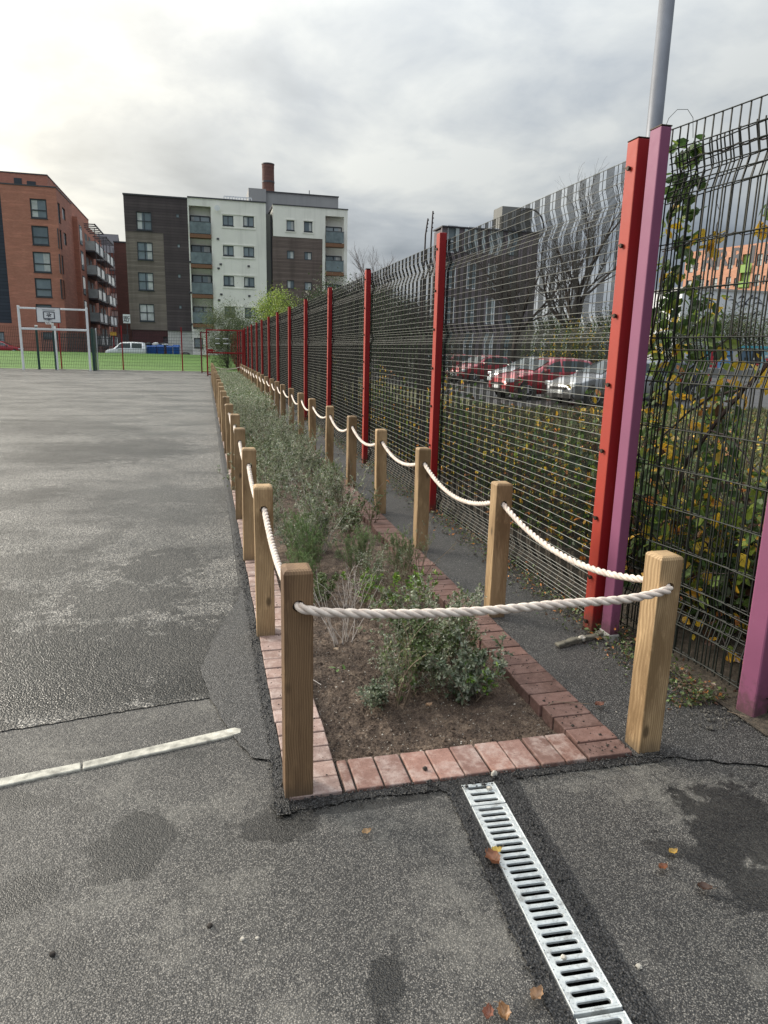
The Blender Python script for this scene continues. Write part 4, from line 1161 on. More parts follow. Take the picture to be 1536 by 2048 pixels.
# ================================================================== VEHICLES
def carpaint(name, col): 
    M = Mat(name); M.P(Base_Color=col, Roughness=.28, Metallic=.15); M.b.inputs['Coat Weight'].default_value = .8; return M.m
M_cred = carpaint('red_car_paint', (.33,.008,.02)); M_csil = carpaint('silver_car_paint', (.27,.28,.30)); M_cnav = carpaint('dark_navy_car_paint', (.012,.016,.03)); M_cwhite = carpaint('white_van_paint', (.62,.64,.66)); M_cblk = carpaint('black_car_paint', (.015,.016,.018))
M_cglass = Mat('car_glass').P(Base_Color=(.04,.055,.06), Roughness=.05).m
M_lamp = plain('headlight_lens', (.6,.63,.65), .15); M_tail = plain('red_tail_light', (.35,.01,.01), .2); M_alloy = plain('alloy_rim', (.5,.5,.52), .35, metal=.7)
M_trim = plain('black_trim', (.012,.012,.013), .6)
def car(label, paint, L=4.1, W=1.74, kind='hatch', cat='car', group=None):
    """built with its nose at -x (local), base at z = 0"""
    t = thing('parked_car' if kind != 'van' else 'parked_van', label, cat, group=group)
    # stations: x, z_low, z_belt, z_top, half width at belt, half width at top
    if kind == 'van':
        st = [(-2.14,.42,.62,.66,.60,.58),(-2.06,.26,.80,.86,.80,.74),(-1.7,.22,.95,1.03,.88,.78),(-1.25,.22,1.03,1.12,.91,.80),(-.55,.22,1.10,1.72,.92,.72),(-.25,.22,1.12,1.82,.92,.73),(.8,.22,1.12,1.86,.92,.75),(1.7,.22,1.12,1.84,.92,.75),(2.02,.26,1.10,1.78,.90,.74),(2.12,.40,1.0,1.45,.86,.74)]
    else:
        st = [(-2.02,.38,.52,.56,.58,.55),(-1.95,.24,.66,.72,.76,.68),(-1.6,.2,.80,.87,.84,.74),(-1.05,.2,.90,.97,.87,.78),(-.25,.2,.94,1.38,.87,.63),(.05,.2,.95,1.46,.87,.62),(.7,.2,.96,1.47,.87,.62),(1.3,.2,.97,1.40,.86,.62),(1.72,.22,.97,1.18,.83,.66),(1.98,.30,.90,.98,.76,.68),(2.04,.42,.72,.78,.70,.62)]
    kx = L/4.1; kw = W/1.74
    V = []; n = 10
    for (x, zl, zb, zt, wb, wt) in st:
        zb2 = (zl+zb)/2
        half = [(0, zl), (wb*.86, zl), (wb*.98, zl+.10), (wb*1.02, zb2), (wb, zb-.03), (wb*.985, zb+.0), (wt+.02, zt-.06), (wt*.86, zt-.01), (wt*.4, zt+.02), (0, zt+.025)]
        V.append([(x*kx, y*kw, z) for y, z in half])
    vs = []; fs_ = []
    m = len(V)
    for s_ in (1, -1):
        for i in range(m):
            for (x, y, z) in V[i]: vs.append((x, y*s_, z))
    for h, s_ in ((0, 1), (m*n, -1)):
        for i in range(m-1):
            for j in range(n-1):
                a = h+i*n+j; q = (a, a+1, a+1+n, a+n); fs_.append(q if s_ < 0 else q[::-1])
    for h in (0, m*n):
        fs_.append(tuple(h+j for j in range(n))); fs_.append(tuple(h+(m-1)*n+j for j in range(n)))
    me = MB(); me.add(vs, fs_); b = me.build('body', paint, t, local=True, smooth=True)
    bm = bmesh.new(); bm.from_mesh(b.data); bmesh.ops.remove_doubles(bm, verts=bm.verts, dist=.0005); bmesh.ops.recalc_face_normals(bm, faces=bm.faces); bm.to_mesh(b.data); bm.free(); b.data.shade_smooth()
    def at(i, f_, s_, lv, off=.012):   # point on side between belt(5) and top(6)
        i0 = int(i); fr_ = i - i0; i1 = min(i0+1, m-1)
        P0 = [V[i0][5][k]*(1-lv) + V[i0][6][k]*lv for k in range(3)]; P1 = [V[i1][5][k]*(1-lv) + V[i1][6][k]*lv for k in range(3)]
        p = [P0[k]*(1-fr_) + P1[k]*fr_ for k in range(3)]; return (p[0], (p[1]+off)*s_, p[2]+off*.3)
    ranges = [(3.35,5.0),(5.1,6.4),(6.5,7.5)] if kind != 'van' else [(3.4,4.9),(5.0,5.75),(5.85,7.0)]
    if kind == 'hatch': ranges = [(3.3,4.95),(5.1,6.9),(7.05,7.75)]
    for s_ in (1, -1):
        for (a, b_) in ranges:
            k = 6; v = []; 
            for q in range(k+1):
                i = a + (b_-a)*q/k
                v += [at(i, 0, s_, .08), at(i, 0, s_, .90)]
            fc_ = [(2*q, 2*q+2, 2*q+3, 2*q+1) for q in range(k)]
            w_ = MB(); w_.add(v, fc_); w_.build('side_window', M_cglass, t, local=True)
    def cross(i, lo, hi, nm, off=.014):
        v = []
        for ii in (lo, hi):
            i0 = int(ii); fr_ = ii - i0
            for s_ in (-1, -.5, 0, .5, 1):
                jj = 7 if abs(s_) == 1 else (8 if abs(s_) == .5 else 9)
                p = [V[i0][jj][k]*(1-fr_) + V[min(i0+1,m-1)][jj][k]*fr_ for k in range(3)]
                v.append((p[0] - (off if nm == 'windscreen' else -off), p[1]*(1 if s_ > 0 else -1) if s_ else 0, p[2]+off))
        w_ = MB(); w_.add(v, [(j, j+1, j+6, j+5) for j in range(4)]); w_.build(nm, M_cglass, t, local=True)
    cross(0, 3.1, 3.92, 'windscreen'); cross(0, 7.15 if kind != 'van' else 8.05, 7.9 if kind != 'van' else 8.85, 'rear_window')
    R_ = .31 if kind != 'van' else .33
    for wx in (-1.30*kx, 1.28*kx):
        for s_ in (1, -1):
            yo = (.86*kw)*s_
            w_ = MB(); w_.tube([(wx, yo-.20*s_, R_), (wx, yo-.01*s_, R_), (wx, yo+.012*s_, R_)], [R_, R_, R_*.93], 24); wh = w_.build('wheel', M_black, t, local=True)
            r_ = MB(); r_.tube([(wx, yo+.010*s_, R_), (wx, yo+.018*s_, R_)], [R_*.26, R_*.22], 12)
            for q in range(5):
                a = q*2*pi/5+.3; r_.beam((wx+.04*cos(a), yo+.016*s_, R_+.04*sin(a)), (wx+R_*.62*cos(a), yo+.016*s_, R_+R_*.62*sin(a)), .05, .012)
            r_.tube([(wx+R_*.64*cos(a), yo+.014*s_, R_+R_*.64*sin(a)) for a in np.linspace(0, 2*pi, 21)], .016, 5)
            ro = r_.build('rim', M_alloy, t, local=True); ro.parent = wh
            ar = MB(); ar.tube([(wx, yo-.05*s_, R_+.02), (wx, yo+.004*s_, R_+.02)], R_+.055, 24); ar.build('wheel_arch', M_trim, t, local=True)
    w_ = MB()
    for s_ in (1, -1): w_.box(-2.0*kx, -1.78*kx, .50*s_ if s_ > 0 else -.80*kw, .80*kw if s_ > 0 else -.50, .60, .74)
    w_.build('headlight', M_lamp, t, local=True, bevel=.03, seg=2)
    w_ = MB()
    for s_ in (1, -1): w_.box(1.86*kx, 2.0*kx, min(.62*s_, .80*kw*s_), max(.62*s_, .80*kw*s_), .72, .98)
    w_.build('tail_light', M_tail, t, local=True, bevel=.02)
    w_ = MB(); w_.box(-2.06*kx, -1.98*kx, -.26, .26, .38, .49); w_.build('number_plate', M_white, t, local=True)
    w_ = MB(); w_.box(-2.04*kx, -1.94*kx, -.45, .45, .50, .58); w_.box(-2.03*kx, -1.9*kx, -.7*kw, .7*kw, .24, .36); w_.build('grille', M_trim, t, local=True, bevel=.01)
    w_ = MB()
    for s_ in (1, -1): w_.box(-.72*kx, -.56*kx, min(.88*kw*s_, 1.04*kw*s_), max(.88*kw*s_, 1.04*kw*s_), .95, 1.08)
    w_.build('wing_mirror', paint, t, local=True, bevel=.03, seg=2)
    if kind == 'van':
        w_ = MB()
        for s_ in (1, -1): w_.box(-.85, .85, min(.90*kw*s_, .955*kw*s_), max(.90*kw*s_, .955*kw*s_), .33, .45)
        w_.build('side_trim', M_trim, t, local=True, bevel=.01)
    return t
def place(c, x, y, z, rz): c.location = (x, y, z); c.rotation_euler = (0, 0, rz); return c
Gc = 'cars parked in the car park behind the fence'
place(car('red hatchback parked broadside behind the fence, nearest the tree', M_cred, 4.2, 1.78, group=Gc), 12.1, 23.8, .015, .10)
place(car('silver car parked nose out just in front of the red hatchback', M_csil, 4.3, 1.76, 'saloon', group=Gc), 13.0, 20.9, .015, .12)
place(car('dark navy car parked behind the pink post with its wheel showing', M_cnav, 4.4, 1.8, 'saloon', group=Gc), 16.5, 24.0, .015, .05)
place(car('bright red hatchback parked farther back beside the tall red fence post', M_cred, 4.0, 1.72, group=Gc), 14.6, 36.5, .015, .35)
place(car('pale silver car parked between the two nearer red hatchbacks', M_csil, 4.2, 1.74, group=Gc), 15.2, 31.5, .015, .25)
place(car('small silver car parked farthest away along the fence', M_csil, 4.0, 1.72, group=Gc), 14.0, 45.0, .015, .5)
place(car('far red car glimpsed through the fence mesh near the bare tree', M_cred, 4.1, 1.74, group=Gc), 17.5, 49.5, .015, .3)
place(car('black car parked behind the silver car near the tree trunk', M_cblk, 4.2, 1.76, 'saloon', group=Gc), 18.5, 29.5, .015, .2)
xa, za = ay(213, 700, 73.6); xb, _ = ay(292, 700, 73.6)
van = place(car('white van parked by the blue bins beyond the playing field', M_cwhite, 4.3, 1.85, 'van', cat='van'), (xa+xb)/2, 73.6, .25, 0); van.scale = ((xb-xa)/4.3, 1, .86)
t_ = text_obj('BUILDING', .22, 'lettering', M_ink, van, (0,0,0)) if False else None
xa, za = ay(-28, 695, 79.5); xb, _ = ay(38, 695, 79.5)
rc = place(car('red car parked in front of the red brick block at the left edge', M_cred, 4.1, 1.74, cat='car'), (xa+xb)/2, 79.5, .32, pi); rc.scale = (.9, 1, .9)

# blue bins
M_bin = plain('blue_bin_plastic', (.012,.085,.33), .5, nz=.15, sc=3)
M_bag = plain('bin_bag', (.02,.02,.022), .4); M_bagw = plain('white_bin_bag', (.6,.6,.6), .5)
binpx = [(292,316),(316,334),(331,346),(334.5,344)]
bins = [(293,313,'blue wheeled bin directly behind the white van'),(314.5,328,'blue wheeled bin second from the white van'),(333,345,'blue wheeled bin third from the white van with a dark gap before it'),(346,359,'blue wheeled bin farthest from the white van beside the red fence post')]
for i, (pa, pb, lab) in enumerate(bins):
    xa, _ = ay(pa, 700, 74.6); xb, _ = ay(pb, 700, 74.6)
    t = thing('wheeled_bin', lab, 'bin', ((xa+xb)/2, 74.6, .3), group='blue wheeled bins')
    mb = MB(); w = xb-xa
    mb.add([(xa+.03,74.65,.42),(xb-.03,74.65,.42),(xb-.03,75.35,.42),(xa+.03,75.35,.42),(xa,74.6,1.42),(xb,74.6,1.42),(xb,75.4,1.42),(xa,75.4,1.42)], [(0,3,2,1),(4,5,6,7),(0,1,5,4),(1,2,6,5),(2,3,7,6),(3,0,4,7)])
    for k in range(3): mb.box(xa+w*(.2+.3*k)-.03, xa+w*(.2+.3*k)+.03, 74.58, 74.64, .5, 1.4)
    mb.build('bin_body', M_bin, t, bevel=.03)
    mb = MB(); mb.prism([(74.55,1.42),(74.7,1.56+.08*(i%2)),(75.2,1.58+.1*(i%2)),(75.45,1.45)], xa-.02, xb+.02, 'x'); mb.build('lid', M_bin, t, bevel=.02)
    mb = MB()
    for xx in (xa+.1, xb-.1): mb.tube([(xx-.03,74.75,.36),(xx+.03,74.75,.36)], .09, 12); mb.tube([(xx-.03,75.25,.36),(xx+.03,75.25,.36)], .09, 12)
    mb.build('wheel', M_black, t)
def blob(name, mat, c, r, seed, parent=None):
    bm = bmesh.new(); bmesh.ops.create_icosphere(bm, subdivisions=2, radius=1)
    for v in bm.verts:
        k = 1 + .35*mnoise.noise(v.co*1.8 + Vector((seed, 0, 0))); v.co = Vector((v.co.x*r[0]*k + c[0], v.co.y*r[1]*k + c[1], v.co.z*r[2]*k + c[2]))
    me = bpy.data.meshes.new(name); bm.to_mesh(me); bm.free(); me.materials.append(mat); me.shade_smooth()
    o = bpy.data.objects.new(name, me); COL.objects.link(o); return o
for i, (px, m_, lab) in enumerate(((297, M_bag, 'black rubbish bag piled on the bin behind the van'),(311, M_bagw, 'pale rubbish bag poking up between the first two blue bins'),(326, M_bag, 'black rubbish bag heaped on the second blue bin'),(329.5, M_bagw, 'small white rubbish bag on the edge of the second blue bin'))):
    x_, _ = ay(px, 690, 75.0); tag(blob('rubbish_bag', m_, (x_, 75.0, 1.68), (.38, .3, .2 if i != 3 else .12), i*3.1), lab, 'rubbish bag', 'rubbish bags on the blue bins')
xa, _ = ay(372, 700, 75.5); tag(blob('rubbish_bag', M_bag, (xa, 75.5, .6), (.5, .35, .42), 9.1), 'dark rubbish heap on the ground against the white block', 'rubbish heap')

# ================================================================== RIGHT BACKGROUND
# glazed dark block behind the fence
TY = 60.0
M_pur = m_wall_brick('purple_grey_brick', (.15,.125,.14), (.20,.165,.175), (.16,.14,.15))
b7 = thing('office_block', 'dark brick block with pale blue glazed strips behind the tall red fence', 'building', (24, TY, 0))
x0_ = ay(884, 470, TY)[0]; x1_ = ay(1078, 470, TY)[0]; zt0 = ay(884, 462, TY)[1]
f = Fac('y', TY, b7)
holes = []; xx = x0_+.5; k = 0
while xx < x1_-1.2:
    for lv in range(4): holes.append((xx, xx+.9, 1.2+lv*2.9, 3.4+lv*2.9))
    xx += 1.9
f.wall('brick_wall', x0_, x1_, 0, 11.9, holes, M_pur)
for h in holes: f.window(h, 'h', fw=.09, frame=M_white if (int(h[0]*3) % 3 == 0) else M_frame, glass=M_balcd if int(h[0]*7) % 2 else M_balc, sill=False)
mb = MB(); mb.box(x0_+.1, x1_, TY+.4, TY+2.5, 0, 11.8); mb.build('core', M_pur, b7)
xp, zp = ay(1005, 412, TY+3); xq, _ = ay(1090, 412, TY+3)
mb = MB()
for k in range(7): mb.box(x0_+1.2+k*.8, x0_+1.5+k*.8, TY-.1, TY-.01, 10.0, 11.85)
mb.build('pale_fins', M_balc, b7)
mb = MB(); mb.box(x0_-.05, x1_, TY-.15, TY+2.5, 11.901, 12.0); mb.build('roof_edge', M_steel, b7)
mb = MB(); mb.box(xp, xq-1.2, TY+3, TY+5, 0, zp); mb.build('stair_tower', M_rendD, b7)
mb = MB(); mb.tube([((xp+xq)/2,TY+2.9,zp-2.6+1.6*cos(a)) if False else ((xp+xq)/2+.5+1.5*sin(a), TY+2.85, zp-1.6+1.5*cos(a)) for a in np.linspace(0, 2*pi, 33)], .07, 6); mb.build('round_emblem_ring', M_steel, b7)

# orange brick block, nearer at its right end
YO = 110
b8 = thing('apartment_building', 'orange brick apartment block with large painted letters far off at the right', 'building', (87, YO, 0))
xl_, zt_ = ay(1373, 505, YO); 
angO = -1.33
b8.location = (xl_, YO, 0); b8.rotation_euler = (0, 0, angO)
def b8box(mb, u0, u1, d0, d1, z0, z1): mb.box(u0, u1, d0, d1, z0, z1)
Hh = zt_; mb = MB(); LO = 24
class F8(Fac):
    pass
rows = [Hh-3.4, Hh-6.4, Hh-9.4]; holes8 = []
for r_i, zr in enumerate(rows):
    for c in range(9):
        u = .8 + c*2.5
        if c == 4 or c == 5 and False: continue
        holes8.append((u, u+.95, zr, zr+1.8)); holes8.append((u+1.5, u+1.9, zr+.2, zr+1.5))
holes8.append((10.8, 12.6, Hh-6.6, Hh-1.4))
us = sorted(set([0, LO] + [h[i] for h in holes8 for i in (0,1)])); zs = sorted(set([0, Hh] + [h[i] for h in holes8 for i in (2,3)]))
for i in range(len(us)-1):
    for j in range(len(zs)-1):
        cu, cz = (us[i]+us[i+1])/2, (zs[j]+zs[j+1])/2
        if not any(h[0] < cu < h[1] and h[2] < cz < h[3] for h in holes8): mb.box(us[i], us[i+1], 0, .3, zs[j], zs[j+1])
mb.build('brick_wall', M_bOr, b8, local=True)
mb = MB(); mb.box(.1, LO, .6, 14, 0, Hh-.1); mb.build('core', M_bOr, b8, local=True)
for h in holes8[:-1]:
    mb = MB(); u0, u1, z0, z1 = h
    mb.box(u0, u1, .1, .2, z1-.1, z1); mb.box(u0, u1, .1, .2, z0, z0+.1); mb.box(u0, u0+.1, .1, .2, z0+.1, z1-.1); mb.box(u1-.1, u1, .1, .2, z0+.1, z1-.1); mb.box(u0+.1, u1-.1, .12, .2, (z0+z1)/2-.05, (z0+z1)/2+.05)
    w_ = mb.build('window', M_frame, b8, local=True)
    mb = MB(); mb.box(u0+.05, u1-.05, .18, .25, z0+.05, z1-.05); p_ = mb.build('pane', M_balc, b8, local=True); p_.parent = w_
M_lime = plain('lime_balcony_panel', (.22,.36,.07), .5)
mb = MB(); mb.box(10.8,12.6,.35,.4,Hh-6.6,Hh-1.4); mb.box(10.8,12.6,-.3,.3,Hh-4.2,Hh-4.0); mb.box(10.8,12.6,-.3,-.25,Hh-6.4,Hh-5.5); mb.box(10.8,12.6,-.3,-.25,Hh-3.99,Hh-3.0); mb.build('green_balcony', M_lime, b8, local=True)
mb = MB(); mb.box(-.5,LO,-.9,-.8,Hh-11.2,Hh-10.1); mb.build('terrace_screen', M_balc, b8, local=True)
mb = MB(); mb.box(-.6,LO,-1.0,0-.01,Hh-11.6,Hh-11.21); mb.build('terrace_slab', M_white, b8, local=True)
for i, chx in enumerate('VARRIRV'):
    to = text_obj(chx, 3.6, 'painted_letter', M_steel, None, (0, 0, 0)); to.parent = b8; to.location = (1.8 + i*2.7, -.03, Hh-1.7)

# white painted building with black brush strokes
b9 = thing('painted_building', 'low white building covered in loose black brush strokes below the orange block', 'building', (48, 64, 0))
u0, z1 = ay(1366, 578, 62); u1 = ay(1600, 560, 62)[0]
mb = MB(); mb.box(u0, u1, 62, 72, 0, z1); mb.build('wall', M_white, b9)
mb = MB()
for k in range(46):
    xx = u0 + .5 + random.random()*(u1-u0-1.5); zz = 4.6 + random.random()*(z1-5.0); a = random.uniform(-.5,.7); l = random.uniform(.5,2.2); w = random.uniform(.05,.22)
    pts = [(xx+l*t_*cos(a), 61.985-.0004*k, zz+l*t_*sin(a)+.3*sin(t_*3)) for t_ in np.linspace(0,1,7)]
    for i in range(6): 
        if pts[i+1][2] < z1-.2 and pts[i+1][0] < u1: mb.beam(pts[i], pts[i+1], .01, w*sin(pi*(i+.7)/6.5))
mb.build('painted_strokes', M_ink, b9)
mb = MB(); mb.box(u0-.1, u1, 61.9, 72, z1, z1+.2); mb.build('coping', M_conc, b9)
# poster hoarding
hb = thing('hoarding', 'long hoarding of brightly coloured posters beyond the car park at the right', 'hoarding', (36, 45, 0))
hx0, hz1 = ay(1352, 698, 45); hx1 = ay(1640, 698, 45)[0]
cols = [(.45,.05,.06),(.6,.6,.6),(.03,.03,.04),(.04,.16,.15),(.5,.03,.05),(.16,.32,.55),(.45,.45,.42),(.10,.16,.22),(.05,.05,.05),(.25,.45,.5),(.5,.1,.08),(.1,.3,.2),(.55,.5,.45),(.2,.2,.3)]
xx = hx0; i = 0
while xx < hx1:
    w = random.uniform(.5, 1.0) if i not in (5,) else 1.2
    mb = MB(); c = cols[i % len(cols)]; zb_, zt2 = .95, 2.25 + (.15 if i % 5 == 4 else 0)
    mb.box(xx+.015, xx+w-.015, 45, 45.06, zb_, zt2, 0, c)
    for k in range(7):
        rx0 = xx+.06+random.random()*(w-.35); rz0 = zb_+.06+random.random()*1.0; c2 = random.choice([(.65,.65,.62),(.03,.03,.03),(.55,.06,.06),(.15,.4,.5),c])
        mb.box(rx0, min(xx+w-.05, rx0+random.uniform(.1,.4)), 44.985-.002*k, 44.99, rz0, min(zt2-.05, rz0+random.uniform(.04,.22)), 0, c2)
    mb.build('poster_panel', M_poster, hb); xx += w; i += 1
mb = MB(); mb.box(hx0+5.2, hx1, 44.9, 45.1, 2.42, 2.58); mb.build('blue_rail', plain('cyan_rail', (.08,.35,.42), .5), hb)
lw = thing('low_wall', 'low dark grey wall under the coloured poster hoarding', 'wall', (36, 44.4, 0))
mb = MB(); mb.box(hx0-2, hx1, 44.4, 44.9, 0, .90); mb.build('wall', M_rendD, lw)
mb = MB(); mb.box(hx0-2, hx1, 44.3, 44.39, 0, .22); mb.build('plinth', M_conc, lw)

# ================================================================== VEGETATION
def unit(a): return a / np.maximum(np.linalg.norm(a, axis=1, keepdims=True), 1e-9)
def leaf_arrays(Pn, D, L, W, kind, r):
    n = len(Pn); D = unit(D)
    rv = unit(r.normal(size=(n, 3)) + np.array([0, 0, 1.2])); Sd = unit(np.cross(D, rv)); N = np.cross(Sd, D)
    L = L[:, None]; W = W[:, None]
    if kind == 'd':
        V = np.stack([Pn, Pn + D*L*.45 + Sd*W*.5 + N*L*.06, Pn + D*L, Pn + D*L*.45 - Sd*W*.5 + N*L*.06], 1)
        f = np.array([[0,1,2],[0,2,3]])
    else:
        cv = r.uniform(-.25, .1, (n, 1))
        V = np.stack([Pn, Pn + D*L*.28 + Sd*W*.42 + N*L*.05, Pn + D*L*.68 + Sd*W*.42 + N*L*(.05+cv*.4), Pn + D*L + N*L*cv,
                      Pn + D*L*.68 - Sd*W*.42 + N*L*(.05+cv*.4), Pn + D*L*.28 - Sd*W*.42 + N*L*.05, Pn + D*L*.35 - N*L*.02, Pn + D*L*.7 + N*L*(cv*.45-.02)], 1)
        f = np.array([[0,1,6],[1,2,7],[1,7,6],[2,3,7],[0,6,5],[6,7,4],[6,4,5],[7,3,4]])
    k = V.shape[1]
    Fq = (f[None] + (np.arange(n)*k)[:, None, None]).reshape(-1, 3)
    return V.reshape(-1, 3), Fq, k
def pal(cols, w, n, r, var=.22):
    w = [1]*len(cols) if w is None else w
    c = np.array(cols)[r.choice(len(cols), n, p=np.array(w)/sum(w))]
    return np.clip(c * r.uniform(1-var, 1+var, (n, 1)) * r.uniform(.93, 1.07, (n, 3)), 0, 1)
class Plant:
    def __init__(s, seed): s.r = np.random.default_rng(seed); s.mb = MB(); s.P = []; s.D = []; s.T = []
    def stem(s, p, d, L, r0, curve=.25, seg=6, up=.15, n=5, taper=.35, wob=.12):
        p = np.array(p, float); d = np.array(d, float); d /= np.linalg.norm(d); pts = [p.copy()]; st = L/seg
        bend = s.r.normal(size=3)*curve
        for i in range(seg):
            d = d + bend/seg + s.r.normal(size=3)*wob + np.array([0, 0, up/seg*2]); d /= np.linalg.norm(d)
            p = p + d*st; pts.append(p.copy())
        rr = [r0*(1-(1-taper)*i/seg) for i in range(seg+1)]
        s.mb.tube([tuple(q) for q in pts], rr, n, caps=False)
        return np.array(pts)
    def along(s, pts, n, t0, spread=1.0, fwd=.5, off=0.0):
        t = s.r.uniform(t0, 1, n)*(len(pts)-1); i = np.minimum(t.astype(int), len(pts)-2); f = (t-i)[:, None]
        p = pts[i]*(1-f) + pts[i+1]*f; d = unit(pts[i+1]-pts[i])*fwd + s.r.normal(size=(n, 3))*spread
        s.P.append(p + s.r.normal(size=(n, 3))*off); s.D.append(d)
    def data(s): return np.concatenate(s.P), np.concatenate(s.D)
def shrub(seed, h=.5, rad=.2, stems=7, twigs=9, leaves=14, ll=(.015,.025), lw=.5, kind='d', colors=None, w=None, stemr=.004, leafmat=None, stemmat=None,
          lean=.5, twigL=.45, t0=.25, up=.2, fwd=.5, spread=.9, var=.22, curve=.3, tiny=0):
    """returns (stem_mesh, leaf_mesh)"""
    pl = Plant(seed); r = pl.r
    for i in range(stems):
        a = r.uniform(0, 2*pi); ln = r.uniform(.1, lean)
        p0 = (r.normal()*rad*.18, r.normal()*rad*.18, -.02)
        L = h*r.uniform(.7, 1.08)/max(.6, cos(ln)); pts = pl.stem(p0, (sin(ln)*cos(a), sin(ln)*sin(a), cos(ln)), L, stemr*r.uniform(.8, 1.2), curve, 7, up)
        if leaves: pl.along(pts, leaves, t0, spread, fwd)
        for j in range(twigs):
            t = r.uniform(.18, .95)*(len(pts)-1); k = int(t); q = pts[k] + (pts[min(k+1, len(pts)-1)]-pts[k])*(t-k)
            dd = pts[min(k+1, len(pts)-1)]-pts[max(k-1, 0)]; dd = dd/np.linalg.norm(dd) + r.normal(size=3)*.65
            tw = pl.stem(q, dd, L*twigL*r.uniform(.35, 1)*(1.15-t/len(pts)), stemr*.45, curve, 4, up, n=3)
            if leaves: pl.along(tw, leaves, .05, spread, fwd)
            for q_ in range(tiny):
                k2 = r.integers(1, 4); pl.stem(tw[k2], tw[k2]-tw[k2-1] + r.normal(size=3)*.03, L*.14*r.uniform(.4,1), stemr*.28, curve, 3, up, n=3)
    me = bpy.data.meshes.new('stems'); me.from_pydata(pl.mb.v, [], pl.mb.f); me.materials.append(stemmat or M_stem); me.shade_smooth()
    ml = None
    if leaves:
        Pn, D = pl.data(); n = len(Pn); L = r.uniform(ll[0], ll[1], n); V, Fq, k = leaf_arrays(Pn, D, L, L*lw, kind, r)
        V[:, 2] = np.maximum(V[:, 2], -.005)
        C = np.repeat(pal(colors, w or [1]*len(colors), n, r, var), k, 0)
        tmp = np_mesh('foliage', V, Fq, leafmat or M_leaf, col=C); ml = tmp.data; bpy.data.objects.remove(tmp)
    return me, ml
def plant(name, meshes, label, cat, x, y, z=None, rz=None, sc=1.0, group=None, flip=None):
    t = thing(name, label, cat, (x, y, fz_soil(x, y) if z is None else z), random.uniform(0, 6.28) if rz is None else rz, group)
    t.scale = (sc, sc, sc) if not isinstance(sc, tuple) else sc
    for nm, me in zip(('stems', 'foliage'), meshes):
        if me is None: continue
        o = bpy.data.objects.new(nm, me); COL.objects.link(o); o.parent = t
    return t
DKG = [(.058,.092,.028), (.100,.145,.045), (.155,.205,.075)]
GRY = [(.21,.24,.155), (.30,.33,.235), (.13,.17,.095), (.45,.47,.37)]
BLU = [(.20,.235,.165), (.14,.18,.11), (.29,.32,.24)]
LIM = [(.17,.30,.035), (.10,.20,.035), (.24,.36,.07)]
ROS = [(.10,.185,.060), (.16,.25,.09), (.24,.32,.15)]
k_leafy = shrub(1, .42, .2, 12, 11, 16, (.020,.034), .50, 'o', DKG + [(.13,.18,.07)], [3,4,3,1], .0035, M_leafg, lean=.65)
k_leafy2 = shrub(2, .42, .2, 13, 11, 16, (.018,.030), .50, 'o', DKG + GRY[:2], [3,4,2,2,1], .0035, M_leafg, lean=.8)
k_blue = shrub(3, .27, .2, 15, 10, 12, (.018,.030), .50, 'o', BLU + DKG[:1], [4,3,3,1], .003, M_leaf, lean=1.0, t0=.1)
k_lime = shrub(4, .30, .1, 5, 3, 14, (.022,.036), .42, 'o', LIM + DKG[1:2], [3,3,2,1], .003, M_leafg, lean=.4, t0=.35, fwd=.9)
k_thin = shrub(5, .42, .2, 7, 5, 6, (.014,.026), .5, 'o', DKG + [(.14,.15,.07)], None, .0038, M_leaf, lean=.45, t0=.1, curve=.4)
k_dead = shrub(6, .42, .15, 16, 2, 0, colors=DKG, stemr=.0028, stemmat=M_stemg, lean=.45, twigL=.3, curve=.18, up=.3)
k_dead2 = shrub(7, .33, .15, 8, 6, 0, colors=DKG, stemr=.0022, stemmat=M_stemg, lean=.6, twigL=.5, curve=.6, tiny=2)
k_ros = shrub(8, .34, .18, 22, 8, 34, (.012,.022), .14, 'd', ROS, None, .0022, M_leaf, lean=.75, t0=.08, up=.5, fwd=.9, spread=.6)
k_ros2 = shrub(9, .40, .18, 22, 8, 34, (.012,.024), .14, 'd', ROS + GRY[:1], None, .0022, M_leaf, lean=.6, t0=.08, up=.6, fwd=.9, spread=.6)
k_gry = [shrub(20+i, .52, .25, 13, 9, 19, (.014,.028), .50, 'd', GRY + DKG[1:], [4,4,3,2,2,1], .003, M_leaf, stemmat=M_stemg if i % 2 else M_stem, lean=.75, t0=.12, up=.35, twigL=.5) for i in range(4)]
k_wisp = shrub(30, .55, .15, 8, 5, 9, (.008,.016), .4, 'd', [(.20,.22,.14), (.13,.16,.09)], None, .0025, M_leaf, lean=.35, t0=.3, up=.3)
